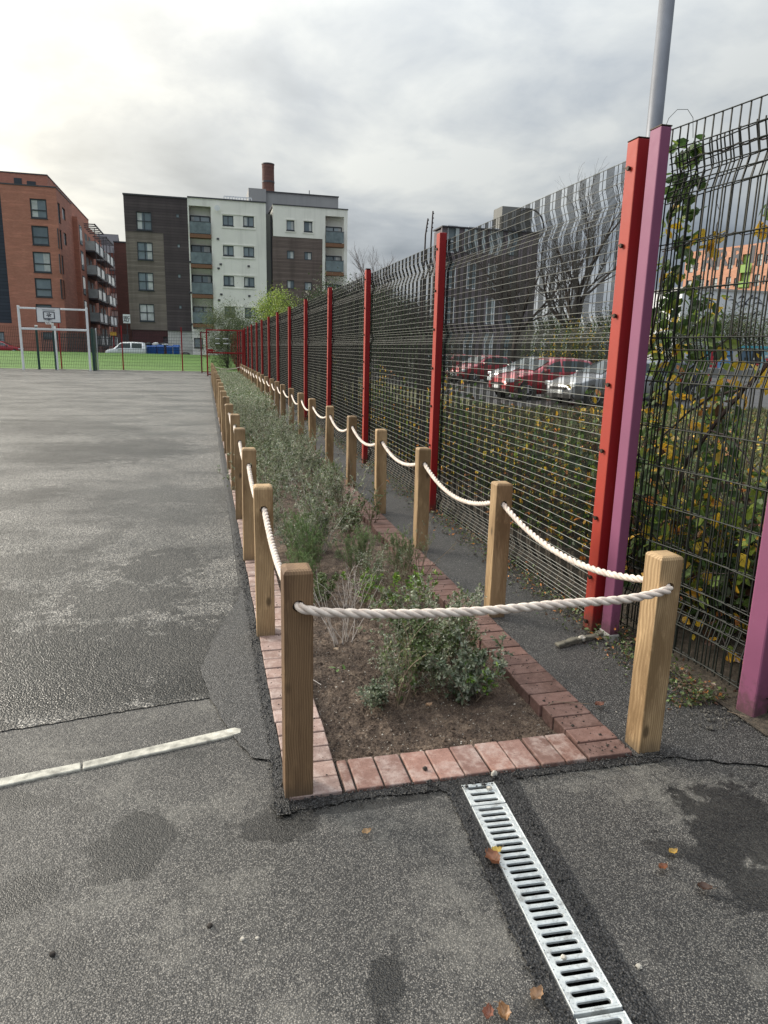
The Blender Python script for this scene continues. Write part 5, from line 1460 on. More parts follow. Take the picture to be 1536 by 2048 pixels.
fp = [
 ('leafy_shrub', k_leafy, 'glossy dark green shrub in the middle of the bare soil near the front', 'shrub', .95, 3.05, .72),
 ('leafy_shrub', k_leafy2, 'dense dark green shrub behind the front rope, leaning towards the right bricks', 'shrub', 1.17, 3.18, .70),
 ('leafy_shrub', k_thin, 'thin twiggy brown stemmed shrub nearest the camera in the bed', 'shrub', .82, 2.86, 1.12),
 ('low_shrub', k_blue, 'low blue-grey leaved bush at the front right of the bare soil', 'shrub', 1.12, 2.82, 1.0),
 ('low_shrub', k_blue, 'small low bush touching the soil left of the twiggy shrub', 'shrub', .72, 2.86, .55),
 ('leafy_shrub', k_lime, 'bright lime green shoot rising out of the blue-grey bush', 'shrub', 1.21, 2.80, .62),
 ('leafy_shrub', k_lime, 'lime green leafy clump just above the middle of the front rope', 'shrub', 1.10, 3.92, 1.0),
 ('leafy_shrub', k_lime, 'second lime green clump right behind the first, nearer the right bricks', 'shrub', 1.28, 4.05, .9),
 ('leafy_shrub', k_lime, 'broad green leafy sprigs by the left of the lime clumps', 'shrub', .92, 4.1, .85),
 ('bare_twigs', k_dead, 'clump of upright bare grey twigs behind the front left corner post', 'dead shrub', .70, 3.58, 1.0),
 ('bare_twigs', k_dead2, 'wiry pale purple-grey bare tangle in front of the feathery green bushes', 'dead shrub', .80, 4.05, 1.0),
 ('feathery_shrub', k_ros, 'feathery green bush beside the left row of posts', 'shrub', .70, 4.85, 1.15),
 ('feathery_shrub', k_ros2, 'taller feathery green bush in the middle of the bed behind the bare tangle', 'shrub', 1.02, 4.75, .95),
 ('feathery_shrub', k_ros2, 'feathery bush at the right of the bed overhanging the dark bricks', 'shrub', 1.32, 4.65, .88),
 ('feathery_shrub', k_ros, 'small feathery bush half hidden by the taller one', 'shrub', .80, 5.5, .95),
 ('wispy_shrub', k_wisp, 'tall wispy pale stems arching over the right bricks beside the third right post', 'shrub', 1.40, 4.55, .95),
 ('wispy_shrub', k_wisp, 'wispy dry stems standing among the lime clumps', 'shrub', 1.15, 4.15, .7),
 ('leafy_shrub', k_thin, 'spindly leafy bush growing against the fourth right post', 'shrub', 1.44, 6.15, 1.15),
 ('leafy_shrub', k_leafy2, 'dark leafy bush in the middle of the bed in front of the fourth right post', 'shrub', 1.16, 5.85, .8),
 ('leafy_shrub', k_leafy, 'dark green bush between the second and third left posts', 'shrub', .68, 4.2, .55),
]
fp += [
 ('grey_green_shrub', k_gry[0], 'pale sprawling grey-green shrub right behind the front rope at its middle', 'shrub', .98, 3.25, .88),
 ('grey_green_shrub', k_gry[1], 'loose grey-green shrub between the glossy bush and the second right post', 'shrub', 1.25, 3.30, .80),
 ('grey_green_shrub', k_gry[2], 'low grey-green sprigs mixed into the blue-grey bush', 'shrub', 1.05, 2.90, .62),
 ('grey_green_shrub', k_gry[3], 'grey-green tuft under the twiggy shrub nearest the camera', 'shrub', .83, 2.96, .50),
 ('grey_green_shrub', k_gry[0], 'grey-green shrub just behind the lime green clumps', 'shrub', 1.05, 4.35, .62),
 ('grey_green_shrub', k_gry[1], 'grey-green shrub filling the gap by the third left post', 'shrub', .68, 5.25, .7),
 ('wispy_shrub', k_wisp, 'thin pale stalks rising through the pale sprawling shrub', 'shrub', .98, 3.4, .75),
 ('feathery_shrub', k_ros, 'feathery green bush just right of the second left post', 'shrub', .62, 4.5, .8)]
for (nm, k, lab, cat, x, y, s_) in fp: plant(nm, k, lab, cat, x, y, sc=s_)
y = 5.6; i = 0
while y < 15.5:
    for x in (.62, .93, 1.24):
        if y < 6.4 and x > 1.1: continue
        k = k_gry[(i*7+int(x*10)) % 4] if random.random() < .66 else random.choice([k_wisp, k_ros2, k_leafy2, k_blue, k_thin])
        plant('grey_green_shrub', k, 'grey-green small leaved shrub in the crowded middle of the bed', 'shrub', x + random.uniform(-.12,.12), y + random.uniform(-.15,.15), sc=random.uniform(.55, 1.2), group='grey-green shrubs crowding the middle of the bed')
    y += .40; i += 1
# far end of the bed: one mass
r = np.random.default_rng(5); n = 46000
yy = 15.2 + (BYE-15.6)*r.random(n)**.8; cx = .93 + .52*r.uniform(-1, 1, n)
hh = .36 + .25*np.array([mnoise.noise(Vector((a*2.2, b*1.6, 4))) for a, b in zip(cx, yy)]) + .10
zz = hh*r.random(n)**.55
Pn = np.stack([cx, yy, zz], 1); D = r.normal(size=(n, 3)) + np.array([0, 0, .8]); L = r.uniform(.03, .055, n)
V, Fq, k = leaf_arrays(Pn, D, L, L*.45, 'd', r); C = np.repeat(pal(GRY+DKG[1:]+ROS[:1], [4,4,3,3,2,1,1], n, r), k, 0)
o = np_mesh('ground_cover', V, Fq, M_leaf, col=C); tag(o, 'mass of grey-green planting filling the far end of the bed', 'planting', kind='stuff')
# little sprout and loose stems on the soil
mbs = MB(); mbs.tube([(.72,2.93,.0),(.66,3.0,.05),(.60,3.06,.07),(.565,3.07,.075)], .0016, 4)
t = thing('sprout', 'small two leaved green sprout lying over the soil by the front left post', 'plant', (.72,2.93,0)); mbs.build('stem', M_stem, t)
V, Fq, k = leaf_arrays(np.array([[.565,3.07,.075],[.60,3.06,.07],[.57,3.07,.07]])-np.array([.72,2.93,0]), np.array([[-1,.2,.3],[.1,.8,.5],[-.2,-1,.2]]), np.array([.04,.036,.03]), np.array([.026,.024,.02]), 'o', r)
np_mesh('leaf', V, Fq, M_leafg, t, np.repeat(np.array([(.11,.19,.05)]*3), k, 0))

# ---------------- bramble hedge behind the fences
BR = [(.050,.095,.028), (.10,.165,.042), (.23,.30,.055), (.62,.42,.04), (.72,.42,.045), (.60,.24,.07), (.10,.05,.03)]
def bramble(seed, h, sx, sy, n_st, n_leaf, ll, w, litter=True):
    pl = Plant(seed); r = pl.r
    for i in range(n_st):
        p0 = (r.uniform(-sx, sx), r.uniform(-sy, sy), 0); a = r.uniform(0, 2*pi); ln = r.uniform(.1, 1.0)
        pts = pl.stem(p0, (sin(ln)*cos(a), sin(ln)*sin(a), cos(ln)), h*r.uniform(.6, 1.25), .005*r.uniform(.6, 1.5), .9, 9, -.35, n=4, wob=.18)
        pts[:, 2] = np.maximum(pts[:, 2], .0)
        m = int(n_leaf*r.uniform(.5, 1.4)/1.0)
        pl.along(pts, m, .1, .9, .2, .035)
        for j in range(6):
            k_ = r.integers(2, 8); tw = pl.stem(pts[k_], r.normal(size=3)+np.array([0,0,.5]), h*.3*r.uniform(.4,1), .0025, .6, 4, -.1, n=3); pl.along(tw, m//6, .1, .9, .3, .02)
    for i in range(n_st*2):   # dry tangle at the base
        p0 = (r.uniform(-sx, sx), r.uniform(-sy, sy), r.uniform(0, .25)); pl.stem(p0, r.normal(size=3)*np.array([1,1,.3]), .35*r.uniform(.4,1), .0022, .8, 4, 0, n=3)
    pl.mb.v = [(max(a, -.52), b, c) for a, b, c in pl.mb.v]
    Pn, D = pl.data(); keep = (Pn[:, 2] > .01) & (Pn[:, 0] > -.50); Pn, D = Pn[keep], D[keep]; n = len(Pn); D = D + np.array([-.15, 0, -.15])
    L = r.uniform(ll[0], ll[1], n); V, Fq, k = leaf_arrays(Pn, D, L, L*.68, 'o', r)
    # yellow leaves more common in some patches
    ph = np.array([mnoise.noise(Vector(tuple(p*2.2)) + Vector((seed, 0, 0))) for p in Pn]); w2 = np.array(w, float)
    Ca = pal(BR, w2, n, r, .25); wy = w2.copy(); wy[3:6] *= 5; Cb = pal(BR, wy, n, r, .25)
    C = np.where((ph > .12)[:, None], Cb, Ca)
    me = bpy.data.meshes.new('stems'); me.from_pydata(pl.mb.v, [], pl.mb.f); me.materials.append(M_stemd); me.shade_smooth()
    tmp = np_mesh('foliage', V, Fq, M_leafb, col=np.repeat(C, k, 0)); ml = tmp.data; bpy.data.objects.remove(tmp)
    return me, ml
br_a = bramble(41, 1.45, .34, .5, 46, 34, (.055,.090), [3,6,6,1.5,1.0,.5,.5])
br_b = bramble(42, 1.35, .34, .55, 42, 30, (.05,.080), [6,4,1.2,.6,.4,.3,1.5])
br_c = bramble(43, 1.0, .34, .6, 36, 26, (.04,.06), [5,2,.6,.6,.4,.3,3])
Gb = 'brambles along the far side of the fence'
hedge = [(br_a, 2.95, 2.75, 1.1, 'tall bramble bush with big green and yellow leaves directly behind the pink posts'),
         (br_b, 2.98, 3.35, 1.05, 'bramble bush between the first pink post and the red post, yellow leaves at its top'),
         (br_a, 3.6, 2.6, .95, 'bramble bush with orange leaves at the right edge behind the big pink post'),
         (br_b, 2.93, 4.2, .9, 'bramble bush behind the nearest panel of the red posted fence'),
         (br_c, 2.93, 5.1, .88, 'patchy bramble with dead leaves behind the nearest red posted panel'),
         (br_c, 2.9, 6.1, .85, 'bramble bush just before the second red fence post'),
         (br_b, 2.9, 7.3, .85, 'bramble bush just beyond the second red fence post'),
         (br_c, 2.9, 8.6, .85, 'bramble bush halfway to the third red fence post'),
         (br_b, 2.9, 10.2, .9, 'bramble bush just past the third red fence post'),
         (br_c, 2.95, 12.2, .95, 'bramble bush near the fourth red fence post'),
         (br_b, 2.95, 14.6, 1.0, 'bramble bush near the fifth red fence post')]
for (k, x, y, s_, lab) in hedge: plant('bramble_bush', k, lab, 'bramble', x, y, z=fz_verge(x, y)-.02, rz=random.uniform(-.12,.12), sc=s_, group=Gb)

# climbing stems on the pink fence
vt = thing('climbing_bramble', 'dark thorny bramble climbing to the top of the pink fence with green and yellow leaves', 'climber', (2.45, 3.2, 0))
pl = Plant(77); r = pl.r
def vx(px, py, X=2.42): y_, z_ = ax(px, py, X); return np.array([X, y_, z_])
paths = [([(1300,700),(1318,600),(1335,470),(1352,400),(1368,328)], .0065, 2.40),
         ([(1368,328),(1400,312),(1450,298),(1500,284),(1560,268)], .006, 2.38),
         ([(1325,505),(1380,484),(1425,468),(1470,466),(1560,470)], .0035, 2.40),
         ([(1430,470),(1440,430),(1432,395),(1442,350),(1425,300)], .0018, 2.40),
         ([(1300,770),(1350,700),(1410,632)], .0045, 2.42), ([(1325,780),(1400,720),(1475,665)], .004, 2.42),
         ([(1620,640),(1530,735),(1480,790),(1420,862),(1370,930),(1350,1010)], .013, 2.46),
         ([(1500,775),(1430,790),(1370,830),(1320,880)], .007, 2.44), ([(1420,860),(1470,880),(1520,950)], .005, 2.44)]
leafpos = []
for pts_, rr, X in paths:
    Q = np.array([vx(a, b_, X) for a, b_ in pts_]) - np.array([2.45, 3.2, 0])
    Q2 = []
    for i in range(len(Q)-1):
        for t_ in np.linspace(0, 1, 6)[:-1]: Q2.append(Q[i]*(1-t_) + Q[i+1]*t_ + r.normal(size=3)*.004)
    Q2.append(Q[-1]); pl.mb.tube([tuple(q) for q in Q2], [rr*(1-.4*i/len(Q2)) for i in range(len(Q2))], 6)
leafg = [(1385,285,0),(1392,300,0),(1402,290,0),(1378,345,0),(1392,350,0),(1372,368,1),(1390,362,1),(1352,372,0),(1395,392,1),(1350,410,0),(1370,415,0),(1380,430,0),(1392,425,0),(1338,420,0),
         (1422,470,3),(1415,478,3),(1432,480,4),(1438,470,3),(1428,492,3),(1400,462,3),(1358,478,0),(1350,490,0),(1378,472,0),(1368,498,1),(1385,505,1),(1335,520,1),(1330,545,3),(1340,550,2),(1345,560,1),
         (1360,530,0),(1335,590,0),(1350,610,1),(1365,600,0),(1395,595,1),(1410,605,0),(1330,640,1),(1352,650,0),(1375,640,0),(1395,655,1),(1420,640,1),(1445,630,1),(1340,680,0),(1365,690,3),(1385,700,1),(1405,710,1),
         (1525,430,3),(1532,445,4),(1518,445,3),(1534,410,1),(1500,730,3),(1530,735,3),(1320,660,0),(1325,710,2)]
Pn = []; D = []; L = []; C = []
for (a, b_, c) in leafg:
    for k_ in range(2):
        p = vx(a + r.uniform(-5,5), b_ + r.uniform(-5,5), 2.40+r.uniform(0,.06)) - np.array([2.45,3.2,0]); Pn.append(p)
        D.append(r.normal(size=3)*np.array([.5,.9,.5]) + np.array([0, .2, -.7])); L.append(r.uniform(.060,.092)); C.append(np.array(BR[c])*r.uniform(.75,1.2))
def leafmob(nl, x0, x1, y0, y1, X0, X1, ch, l0, l1):
    for _ in range(nl):
        a, b_ = r.uniform(x0, x1), r.uniform(y0, y1); Pn.append(vx(a, b_, r.uniform(X0, X1)) - np.array([2.45,3.2,0]))
        D.append(r.normal(size=3)*np.array([.6,.9,.5]) + np.array([-.1, .1, -.6])); L.append(r.uniform(l0, l1)); C.append(np.array(BR[r.choice(ch)])*r.uniform(.7,1.25))
leafmob(46, 1345, 1410, 280, 400, 2.38, 2.5, [0,1,1,2], .05, .085)
leafmob(60, 1320, 1400, 400, 600, 2.38, 2.6, [0,1,1,2,2,3], .05, .085)
leafmob(210, 1300, 1450, 590, 780, 2.40, 2.9, [0,0,1,1,2,3], .055, .09)
leafmob(170, 1290, 1480, 780, 930, 2.45, 3.2, [0,0,1,1,2,3,3,4], .045, .08)
leafmob(14, 1450, 1540, 700, 780, 2.45, 2.8, [1,2,3,4], .045, .07)
V, Fq, k = leaf_arrays(np.array(Pn), np.array(D), np.array(L), np.array(L)*.62, 'o', r)
me = bpy.data.meshes.new('stems'); me.from_pydata(pl.mb.v, [], pl.mb.f); me.materials.append(M_stemd); so = bpy.data.objects.new('stems', me); COL.objects.link(so); so.parent = vt
np_mesh('foliage', V, Fq, M_leafb, vt, np.repeat(np.array(C), k, 0))

# verge leaf litter and grass (stuff)
r = np.random.default_rng(8); n = 9000
X = 2.5 + 20*r.random(n)**1.7; Y = 2.5 + 16*r.random(n)**1.3; Z = np.array([fz_verge(a, b_)*(1-sst(8, 9.2, a))+.01+.03*(a > 9) for a, b_ in zip(X, Y)])
L = r.uniform(.05, .09, n); V, Fq, k = leaf_arrays(np.stack([X, Y, Z + r.random(n)*.10], 1), r.normal(size=(n,3))*np.array([1,1,.35]), L, L*.65, 'o', r)
o = np_mesh('leaf_litter', V, Fq, M_leaf, col=np.repeat(pal(BR, [2,3,3,3,2.5,2,2], n, r), k, 0)); tag(o, 'yellow and brown fallen leaves over the verge behind the fence', 'leaf litter', kind='stuff')
n = 60000
X = 2.7 + 20*r.random(n)**1.5; Y = 2.5 + 16.5*r.random(n)**1.3; Z = np.array([fz_verge(a, b_)*(1-sst(8, 9.2, a))+.02*(a > 9) for a, b_ in zip(X, Y)])
L = r.uniform(.07, .20, n); V, Fq, k = leaf_arrays(np.stack([X, Y, Z], 1), r.normal(size=(n,3))*np.array([.45,.45,.2]) + np.array([0,0,1]), L, L*.10+.002, 'd', r)
o = np_mesh('verge_grass', V, Fq, M_leaf, col=np.repeat(pal([(.045,.075,.02),(.075,.11,.03),(.17,.14,.07),(.09,.065,.035)], [3,3,3,3], n, r), k, 0)); tag(o, 'rough grass on the verge behind the fence', 'grass', kind='stuff')
# low weeds along the fence foot
n = 11000; Y = 2.5 + 15*r.random(n)**1.5; X = 2.19 + r.normal(size=n)*.09
L = r.uniform(.008, .034, n); V, Fq, k = leaf_arrays(np.stack([X, Y, np.abs(r.normal(size=n))*.05*np.clip(1-np.abs(X-2.2)/.2, .05, 1) + .010], 1), r.normal(size=(n,3))*np.array([1,1,.6]), L, L*.5, 'd', r)
o = np_mesh('fence_foot_weeds', V, Fq, M_leaf, col=np.repeat(pal(DKG+BR[5:]+[(.16,.13,.09)], [3,3,2,1,3,3], n, r), k, 0)); tag(o, 'weeds and dead leaves gathered under the red posted fence', 'weeds', kind='stuff')

# ---------------- trees
def bare_tree(seed, h, r0, depth=6, spread=.55, lean=(0,0,1), first=.28, n_child=(2,4), ratio=.72):
    r = np.random.default_rng(seed); mb = MB(); trunk = MB()
    def rec(p, d, L, rad, lv):
        seg = 4 if lv > 1 else 6; pts = [p.copy()]; q = p.copy(); dd = d.copy()
        for i in range(seg):
            dd = dd + r.normal(size=3)*.13 + np.array([0,0,.05]); dd /= np.linalg.norm(dd); q = q + dd*L/seg; pts.append(q.copy())
        (trunk if lv == 0 else mb).tube([tuple(a) for a in pts], [rad*(1-.42*i/seg) for i in range(seg+1)], 8 if lv < 2 else (5 if lv < 4 else 3), caps=False)
        if lv >= depth: return
        for k in range(r.integers(n_child[0], n_child[1]+1) + (1 if lv < 2 else 0)):
            t = r.uniform(.35, 1.0) if lv else r.uniform(.55, 1.0); i = min(int(t*seg), seg-1); b = pts[i] + (pts[i+1]-pts[i])*(t*seg-i)
            s_ = r.normal(size=3); s_ -= dd*s_.dot(dd); s_ /= np.linalg.norm(s_)
            nd = dd*cos(spread) + s_*sin(spread*r.uniform(.7, 1.35)); rec(b, nd/np.linalg.norm(nd), L*ratio*r.uniform(.75, 1.1), rad*.5*(1.1-.3*t), lv+1)
        rec(pts[-1], dd + r.normal(size=3)*.12, L*ratio, rad*.56, lv+1)
    d = np.array(lean, float); rec(np.zeros(3), d/np.linalg.norm(d), h*first, r0, 0)
    ms = []
    for nm, m_ in (('trunk', trunk), ('branches', mb)):
        me = bpy.data.meshes.new(nm); me.from_pydata(m_.v, [], m_.f); ms.append(me)
    # scale to height
    zmax = max(v[2] for v in mb.v); s_ = h/zmax
    for me in ms:
        for v in me.vertices: v.co *= s_
        me.shade_smooth()
    return ms
def tree_thing(name, ms, mat, label, x, y, z, rz=0, sc=1.0, cat='tree', group=None, names=('trunk', 'branches')):
    t = thing(name, label, cat, (x, y, z), rz, group); t.scale = (sc,)*3
    for nm, me in zip(names, ms):
        if not me.materials: me.materials.append(mat)
        o = bpy.data.objects.new(nm, me); COL.objects.link(o); o.parent = t
    return t
tA = bare_tree(21, 10.8, .27, 6, .50, first=.26, n_child=(2,3), ratio=.76)
xT, _ = ay(1160, 700, 34); tree_thing('bare_tree', tA, M_bark, 'large bare dark tree seen through the fence left of the tall red post', xT, 34, 0, 1.0)
tB = bare_tree(5, 9.5, .20, 6, .42, first=.25)
xT, _ = ay(778, 600, 62); zt_ = ay(778, 482, 62)[1]; tree_thing('bare_tree', tB, M_barkf, 'pale bare tree standing above the fence between two red posts', xT, 62, 0, .5, zt_/9.5)
xT, _ = ay(722, 600, 66); zt_ = ay(722, 540, 66)[1]; tB2 = [m.copy() for m in tB]; tree_thing('bare_tree', tB2, M_barkf, 'smaller bare tree left of the pale one, just right of the flats', xT, 66, 0, 2.7, zt_/9.5)
xT, _ = ay(690, 600, 50); tC = bare_tree(9, 5.2, .09, 5, .5, first=.2)
xT, _ = ay(625, 600, 52); tree_thing('bare_tree', tC, M_bark, 'small reddish bare tree in front of the brown boarded wall', xT, 52, 0, 1.2, 1.25)
xT, _ = ay(838, 600, 40); tD = bare_tree(12, 4.6, .08, 5, .5, first=.2); tree_thing('bare_tree', tD, M_bark, 'low bare thicket behind the older mesh fence before the office block', 12.5, 40, 0, 2, 1.1)
xT, _ = ay(1030, 600, 42); tree_thing('bare_tree', [m.copy() for m in tC], M_bark, 'thin bare tree in front of the dark office block', xT, 42, 0, 3, 1.7)
# two cut canes above the fence
mb = MB(); Yc = 8.2
for (a, b_, c, d) in ((851,470,856,437),(863,465,866,422)):
    xa, za = ay(a, b_, Yc); xb, zb = ay(c, d, Yc); mb.tube([(xa-.03,Yc,0),(xa-.01,Yc,za*.7),(xa,Yc,za),(xb,Yc,zb)], [.012,.011,.009,.008], 6)
    for q in range(4): t_ = .2+.22*q; mb.tube([(xa+(xb-xa)*t_,Yc,za+(zb-za)*t_),(xa+(xb-xa)*t_+.012,Yc,za+(zb-za)*t_+.012)], .008, 5)
o = mb.build('cut_canes', M_stemd); tag(o, 'two straight bare canes sticking up above the second red fence post', 'canes')

def leafy_tree(seed, h, w, n, cols, wts, ll, trunk=.08, z0=.15, clumps=26, kind='d', dens=.22, droop=0.0, lw=.45):
    r = np.random.default_rng(seed); mb = MB(); cl = []
    base = np.zeros(3); top = np.array([r.normal()*w*.1, r.normal()*w*.1, h*.75])
    mb.tube([tuple(base + (top-base)*t_ + r.normal(size=3)*w*.02) for t_ in np.linspace(0, 1, 8)], [trunk*(1-.8*t_) for t_ in np.linspace(0, 1, 8)], 7)
    for i in range(clumps):
        t_ = r.uniform(z0, 1); a = r.uniform(0, 2*pi); rad = w*.5*r.uniform(.2, 1)*(sin(pi*min(1, .18+.80*t_))**.6)
        c = np.array([rad*cos(a), rad*sin(a), h*(t_*.9+.05)]); cl.append(c)
        p = base + (top-base)*max(.05, t_-.25); m = (p+c)/2 + r.normal(size=3)*w*.05
        mb.tube([tuple(p), tuple(m), tuple(c)], [trunk*.35*(1.2-t_), trunk*.2*(1.2-t_), trunk*.06], 5)
    cl = np.array(cl); idx = r.integers(0, clumps, n)
    s_ = w*dens*r.uniform(.6, 1.25, clumps)
    Pn = cl[idx] + r.normal(size=(n, 3))*s_[idx][:, None]*np.array([.62, .62, .55])
    Pn = Pn[Pn[:, 2] > .05]; n = len(Pn); D = r.normal(size=(n, 3)) + np.array([0, 0, .3-droop]); L = r.uniform(ll[0], ll[1], n)
    V, Fq, k = leaf_arrays(Pn, D, L, L*lw, kind, r)
    me = bpy.data.meshes.new('trunk'); me.from_pydata(mb.v, [], mb.f); me.shade_smooth()
    tmp = np_mesh('crown', V, Fq, M_leaf, col=np.repeat(pal(cols, wts, n, r, .28), k, 0)); ml = tmp.data; bpy.data.objects.remove(tmp)
    return [me, ml]
WIL = [(.075,.105,.040), (.12,.155,.065), (.17,.20,.09), (.05,.075,.03)]
LIMT = [(.30,.40,.05), (.22,.32,.05), (.38,.45,.10), (.14,.20,.05)]
EVG = [(.018,.035,.016), (.030,.052,.022), (.045,.070,.030), (.06,.08,.04)]
IVY = [(.04,.07,.022), (.075,.11,.035), (.11,.14,.05)]
tw = leafy_tree(1, 4.4, 3.6, 15000, WIL, None, (.07,.16), .07, .02, 34, lw=.22, dens=.2)
x_, _ = ay(452, 640, 51.5); tree_thing('willow_bush', tw, M_bark, 'olive green willow like bush rising behind the red gate', x_, 51.5, .1, cat='bush', names=('trunk','crown'))
tl = leafy_tree(2, 5.6, 3.6, 8000, LIMT, [3,3,2,2], (.07,.13), .06, .2, 30, lw=.6, dens=.17)
x_, _ = ay(558, 640, 50.0); tree_thing('lime_green_tree', tl, M_barkf, 'small bright yellow-green tree in front of the white block', x_, 50.0, .0, names=('trunk','crown'))
te = leafy_tree(3, 5.0, 4.6, 15000, EVG, None, (.09,.18), .12, .0, 40, dens=.2)
te2 = leafy_tree(4, 5.0, 4.6, 15000, EVG+IVY, None, (.09,.18), .12, .0, 40, dens=.2)
evs = [(5.4,58,1.0,'dark evergreen tree behind the last red fence posts'),(7.3,46,.98,'dark evergreen beyond the fence below the reddish bare tree'),(6.6,34,.62,'rounded dark evergreen bush against the middle red fence posts'),
       (8.5,27,.55,'low dark evergreen bush behind the fourth red fence post'),(9.2,52,1.2,'broad dark evergreen behind the smaller bare tree'),(11.0,40,.95,'broad dark evergreen left of the far red cars'),(13.6,56,1.2,'tall dark evergreen beyond the parked cars'),(17.2,58,1.15,'dark evergreen against the left edge of the office block'),(2.9,66,.8,'small dark evergreen beyond the red gate')]
for i, (x, y, s_, lab) in enumerate(evs):
    tree_thing('evergreen_tree', te if i % 2 else te2, M_bark, lab, x, y, 0, i*1.3, s_, names=('trunk','crown'), group='dark evergreens beyond the fence')
# right hand background bushes
tr_ = leafy_tree(6, 3.6, 6.5, 12000, IVY+[(.10,.09,.05)], None, (.10,.2), .1, .0, 40, dens=.2)
for i, (x, y, s_, lab) in enumerate(((37.5,51,1.0,'olive green bush above the left part of the poster hoarding'),(43.5,52,1.1,'olive green bush above the right part of the poster hoarding'),(50,53,1.1,'bush at the far right end above the hoarding'),(32,52,1.0,'dark bush left of the poster hoarding'),(25.5,50,.9,'bush behind the car park near the bare tree'))):
    tree_thing('background_bush', tr_, M_bark, lab, x, y, 1.0, i*1.1, s_, cat='bush', names=('trunk','crown'), group='bushes above the hoarding')
tv = leafy_tree(7, 3.0, 3.0, 9000, IVY+BR[3:5], [3,3,3,1,.6], (.07,.12), .07, .0, 26, 'o', dens=.2, lw=.6)
tree_thing('ivy_bush', tv, M_bark, 'ivy covered bush with yellow leaves around the foot of the large bare tree', xT*0 + ay(1150,700,30)[0], 30, 0, 0, 1.0, cat='bush', names=('trunk','crown'))

# ================================================================== SMALL LOOSE THINGS
def dead_leaf(px, py, L, rz, col, label, curl=.5, z=.01, xy=None):
    x, y = xy or gp(px, py); rr = np.random.default_rng(int(px)); n = 9
    V = []; Fq = []
    for i in range(n+1):
        t_ = i/n; w = L*.34*sin(pi*min(1, t_*1.02+.02))**.7*(1 + .22*sin(t_*22)) + .001
        for j in range(5):
            s_ = (j-2)/2; V.append(((t_-.5)*L, s_*w, z + curl*L*(.55*(s_**2)*.6 + .35*(t_-.5)**2*2 + .06*sin(t_*9+s_*4)) + .002*rr.random()))
    for i in range(n):
        for j in range(4): a = i*5+j; Fq.append((a, a+1, a+6, a+5))
    V = np.array(V); m_ = rr.uniform(.75, 1.2, (len(V), 1)); C = np.clip(np.array(col)[None]*m_, 0, 1)
    o = np_mesh('fallen_leaf', V, Fq, M_leaf, col=C, smooth=True); o.location = (x, y, .004); o.rotation_euler = (0, 0, rz)
    st = MB(); st.tube([(L*.5,0,z+.1*L), (L*.72,.004,z+.12*L), (L*.85,.012,z+.05*L)], .0011, 4); s2 = st.build('stalk', M_stem); s2.parent = o
    return tag(o, label, 'leaf', 'fallen leaves on the asphalt')
BRN = (.22,.10,.055); TAN = (.38,.24,.12); YEL = (.55,.38,.08); DKB = (.07,.035,.022)
dead_leaf(733, 1672, .034, .3, TAN, 'small tan fallen leaf on the plain asphalt left of the drain', .5)
dead_leaf(985, 1730, .062, -1.3, (.30,.13,.07), 'curled rusty leaf lying against the left edge of the drain', .9)
dead_leaf(992, 1712, .04, .2, YEL, 'small yellow leaf fragment on the left rim of the drain', .3, z=.016)
dead_leaf(1072, 2003, .042, .5, (.36,.22,.13), 'crumpled pale brown leaf left of the drain near the bottom edge', .9)
dead_leaf(975, 2040, .036, 1.0, (.26,.11,.075), 'purplish brown curled leaf at the bottom edge', 1.0)
dead_leaf(1006, 2040, .044, 1.5, (.36,.20,.10), 'pointed brown leaf standing up at the bottom edge', 1.0)
dead_leaf(1345, 1712, .032, .1, (.48,.30,.07), 'golden fallen leaf right of the drain', .5)
dead_leaf(1325, 1742, .034, .2, (.17,.06,.025), 'reddish brown leaf just below the golden one', .4)
dead_leaf(1408, 1785, .042, -.5, DKB, 'dark wet brown leaf at the right of the asphalt', .6)
dead_leaf(955, 1413, .0, 0, TAN, 'x') if False else None
dead_leaf(858, 1412, .035, .4, (.40,.25,.15), 'pale brown leaf on the soil under the front shrubs', .5, z=0.0)
dead_leaf(672, 1300, .035, .6, (.45,.33,.22), 'pale leaf on the soil by the bare twigs', .4, z=0.0)
dead_leaf(1198, 1420, .05, .1, (.20,.08,.05), 'dark red leaf lying on the right row of bricks', .4, z=.022)
def stone(px, py, r, label, mat, z=.0, sc=(1,1,.7), nm='stone'):
    x, y = gp(px, py); o = blob(nm, mat, (0, 0, 0), (r*sc[0], r*sc[1], r*sc[2]), px*.37); o.location = (x, y, z + r*.45)
    o.rotation_euler = (0, 0, px*.7); o.data.shade_flat(); return tag(o, label, 'stone' if nm == 'stone' else nm.replace('_', ' '), None)
stone(988, 1557, .014, 'pale chipped stone beside the top end of the drain', M_stone, z=.012, sc=(1,.8,1.1))
stone(850, 1547, .010, 'dark lump of soil on the front bricks', M_dirt, z=.018, nm='soil_lump')
stone(1163, 1287, .024, 'pale rock sitting on the broken timber by the fence', M_stone, z=.02, sc=(1,.8,.7))
stone(420, 1853, .008, 'dark crumb on the asphalt at the bottom left', M_dirt, nm='soil_lump')
stone(105, 1910, .008, 'dark crumb near the left edge of the asphalt', M_dirt, nm='soil_lump')
stone(485, 1880, .007, 'small pale pebble right of the dark crumb', M_stone); stone(515, 1878, .006, 'smaller pale pebble beside the first pebble', M_stone)
stone(1127, 1922, .008, 'tan pebble caught in a slot of the drain', M_stone, z=.008); stone(978, 1583, .010, 'grey chip lying across the slots at the top of the drain', M_stone, z=.010)
stone(1278, 1935, .008, 'pale chip of stone right of the drain', M_stone)
x0, y0 = gp(1112, 1299); x1, y1 = gp(1205, 1276)
mb = MB(); rl = random.Random(4)
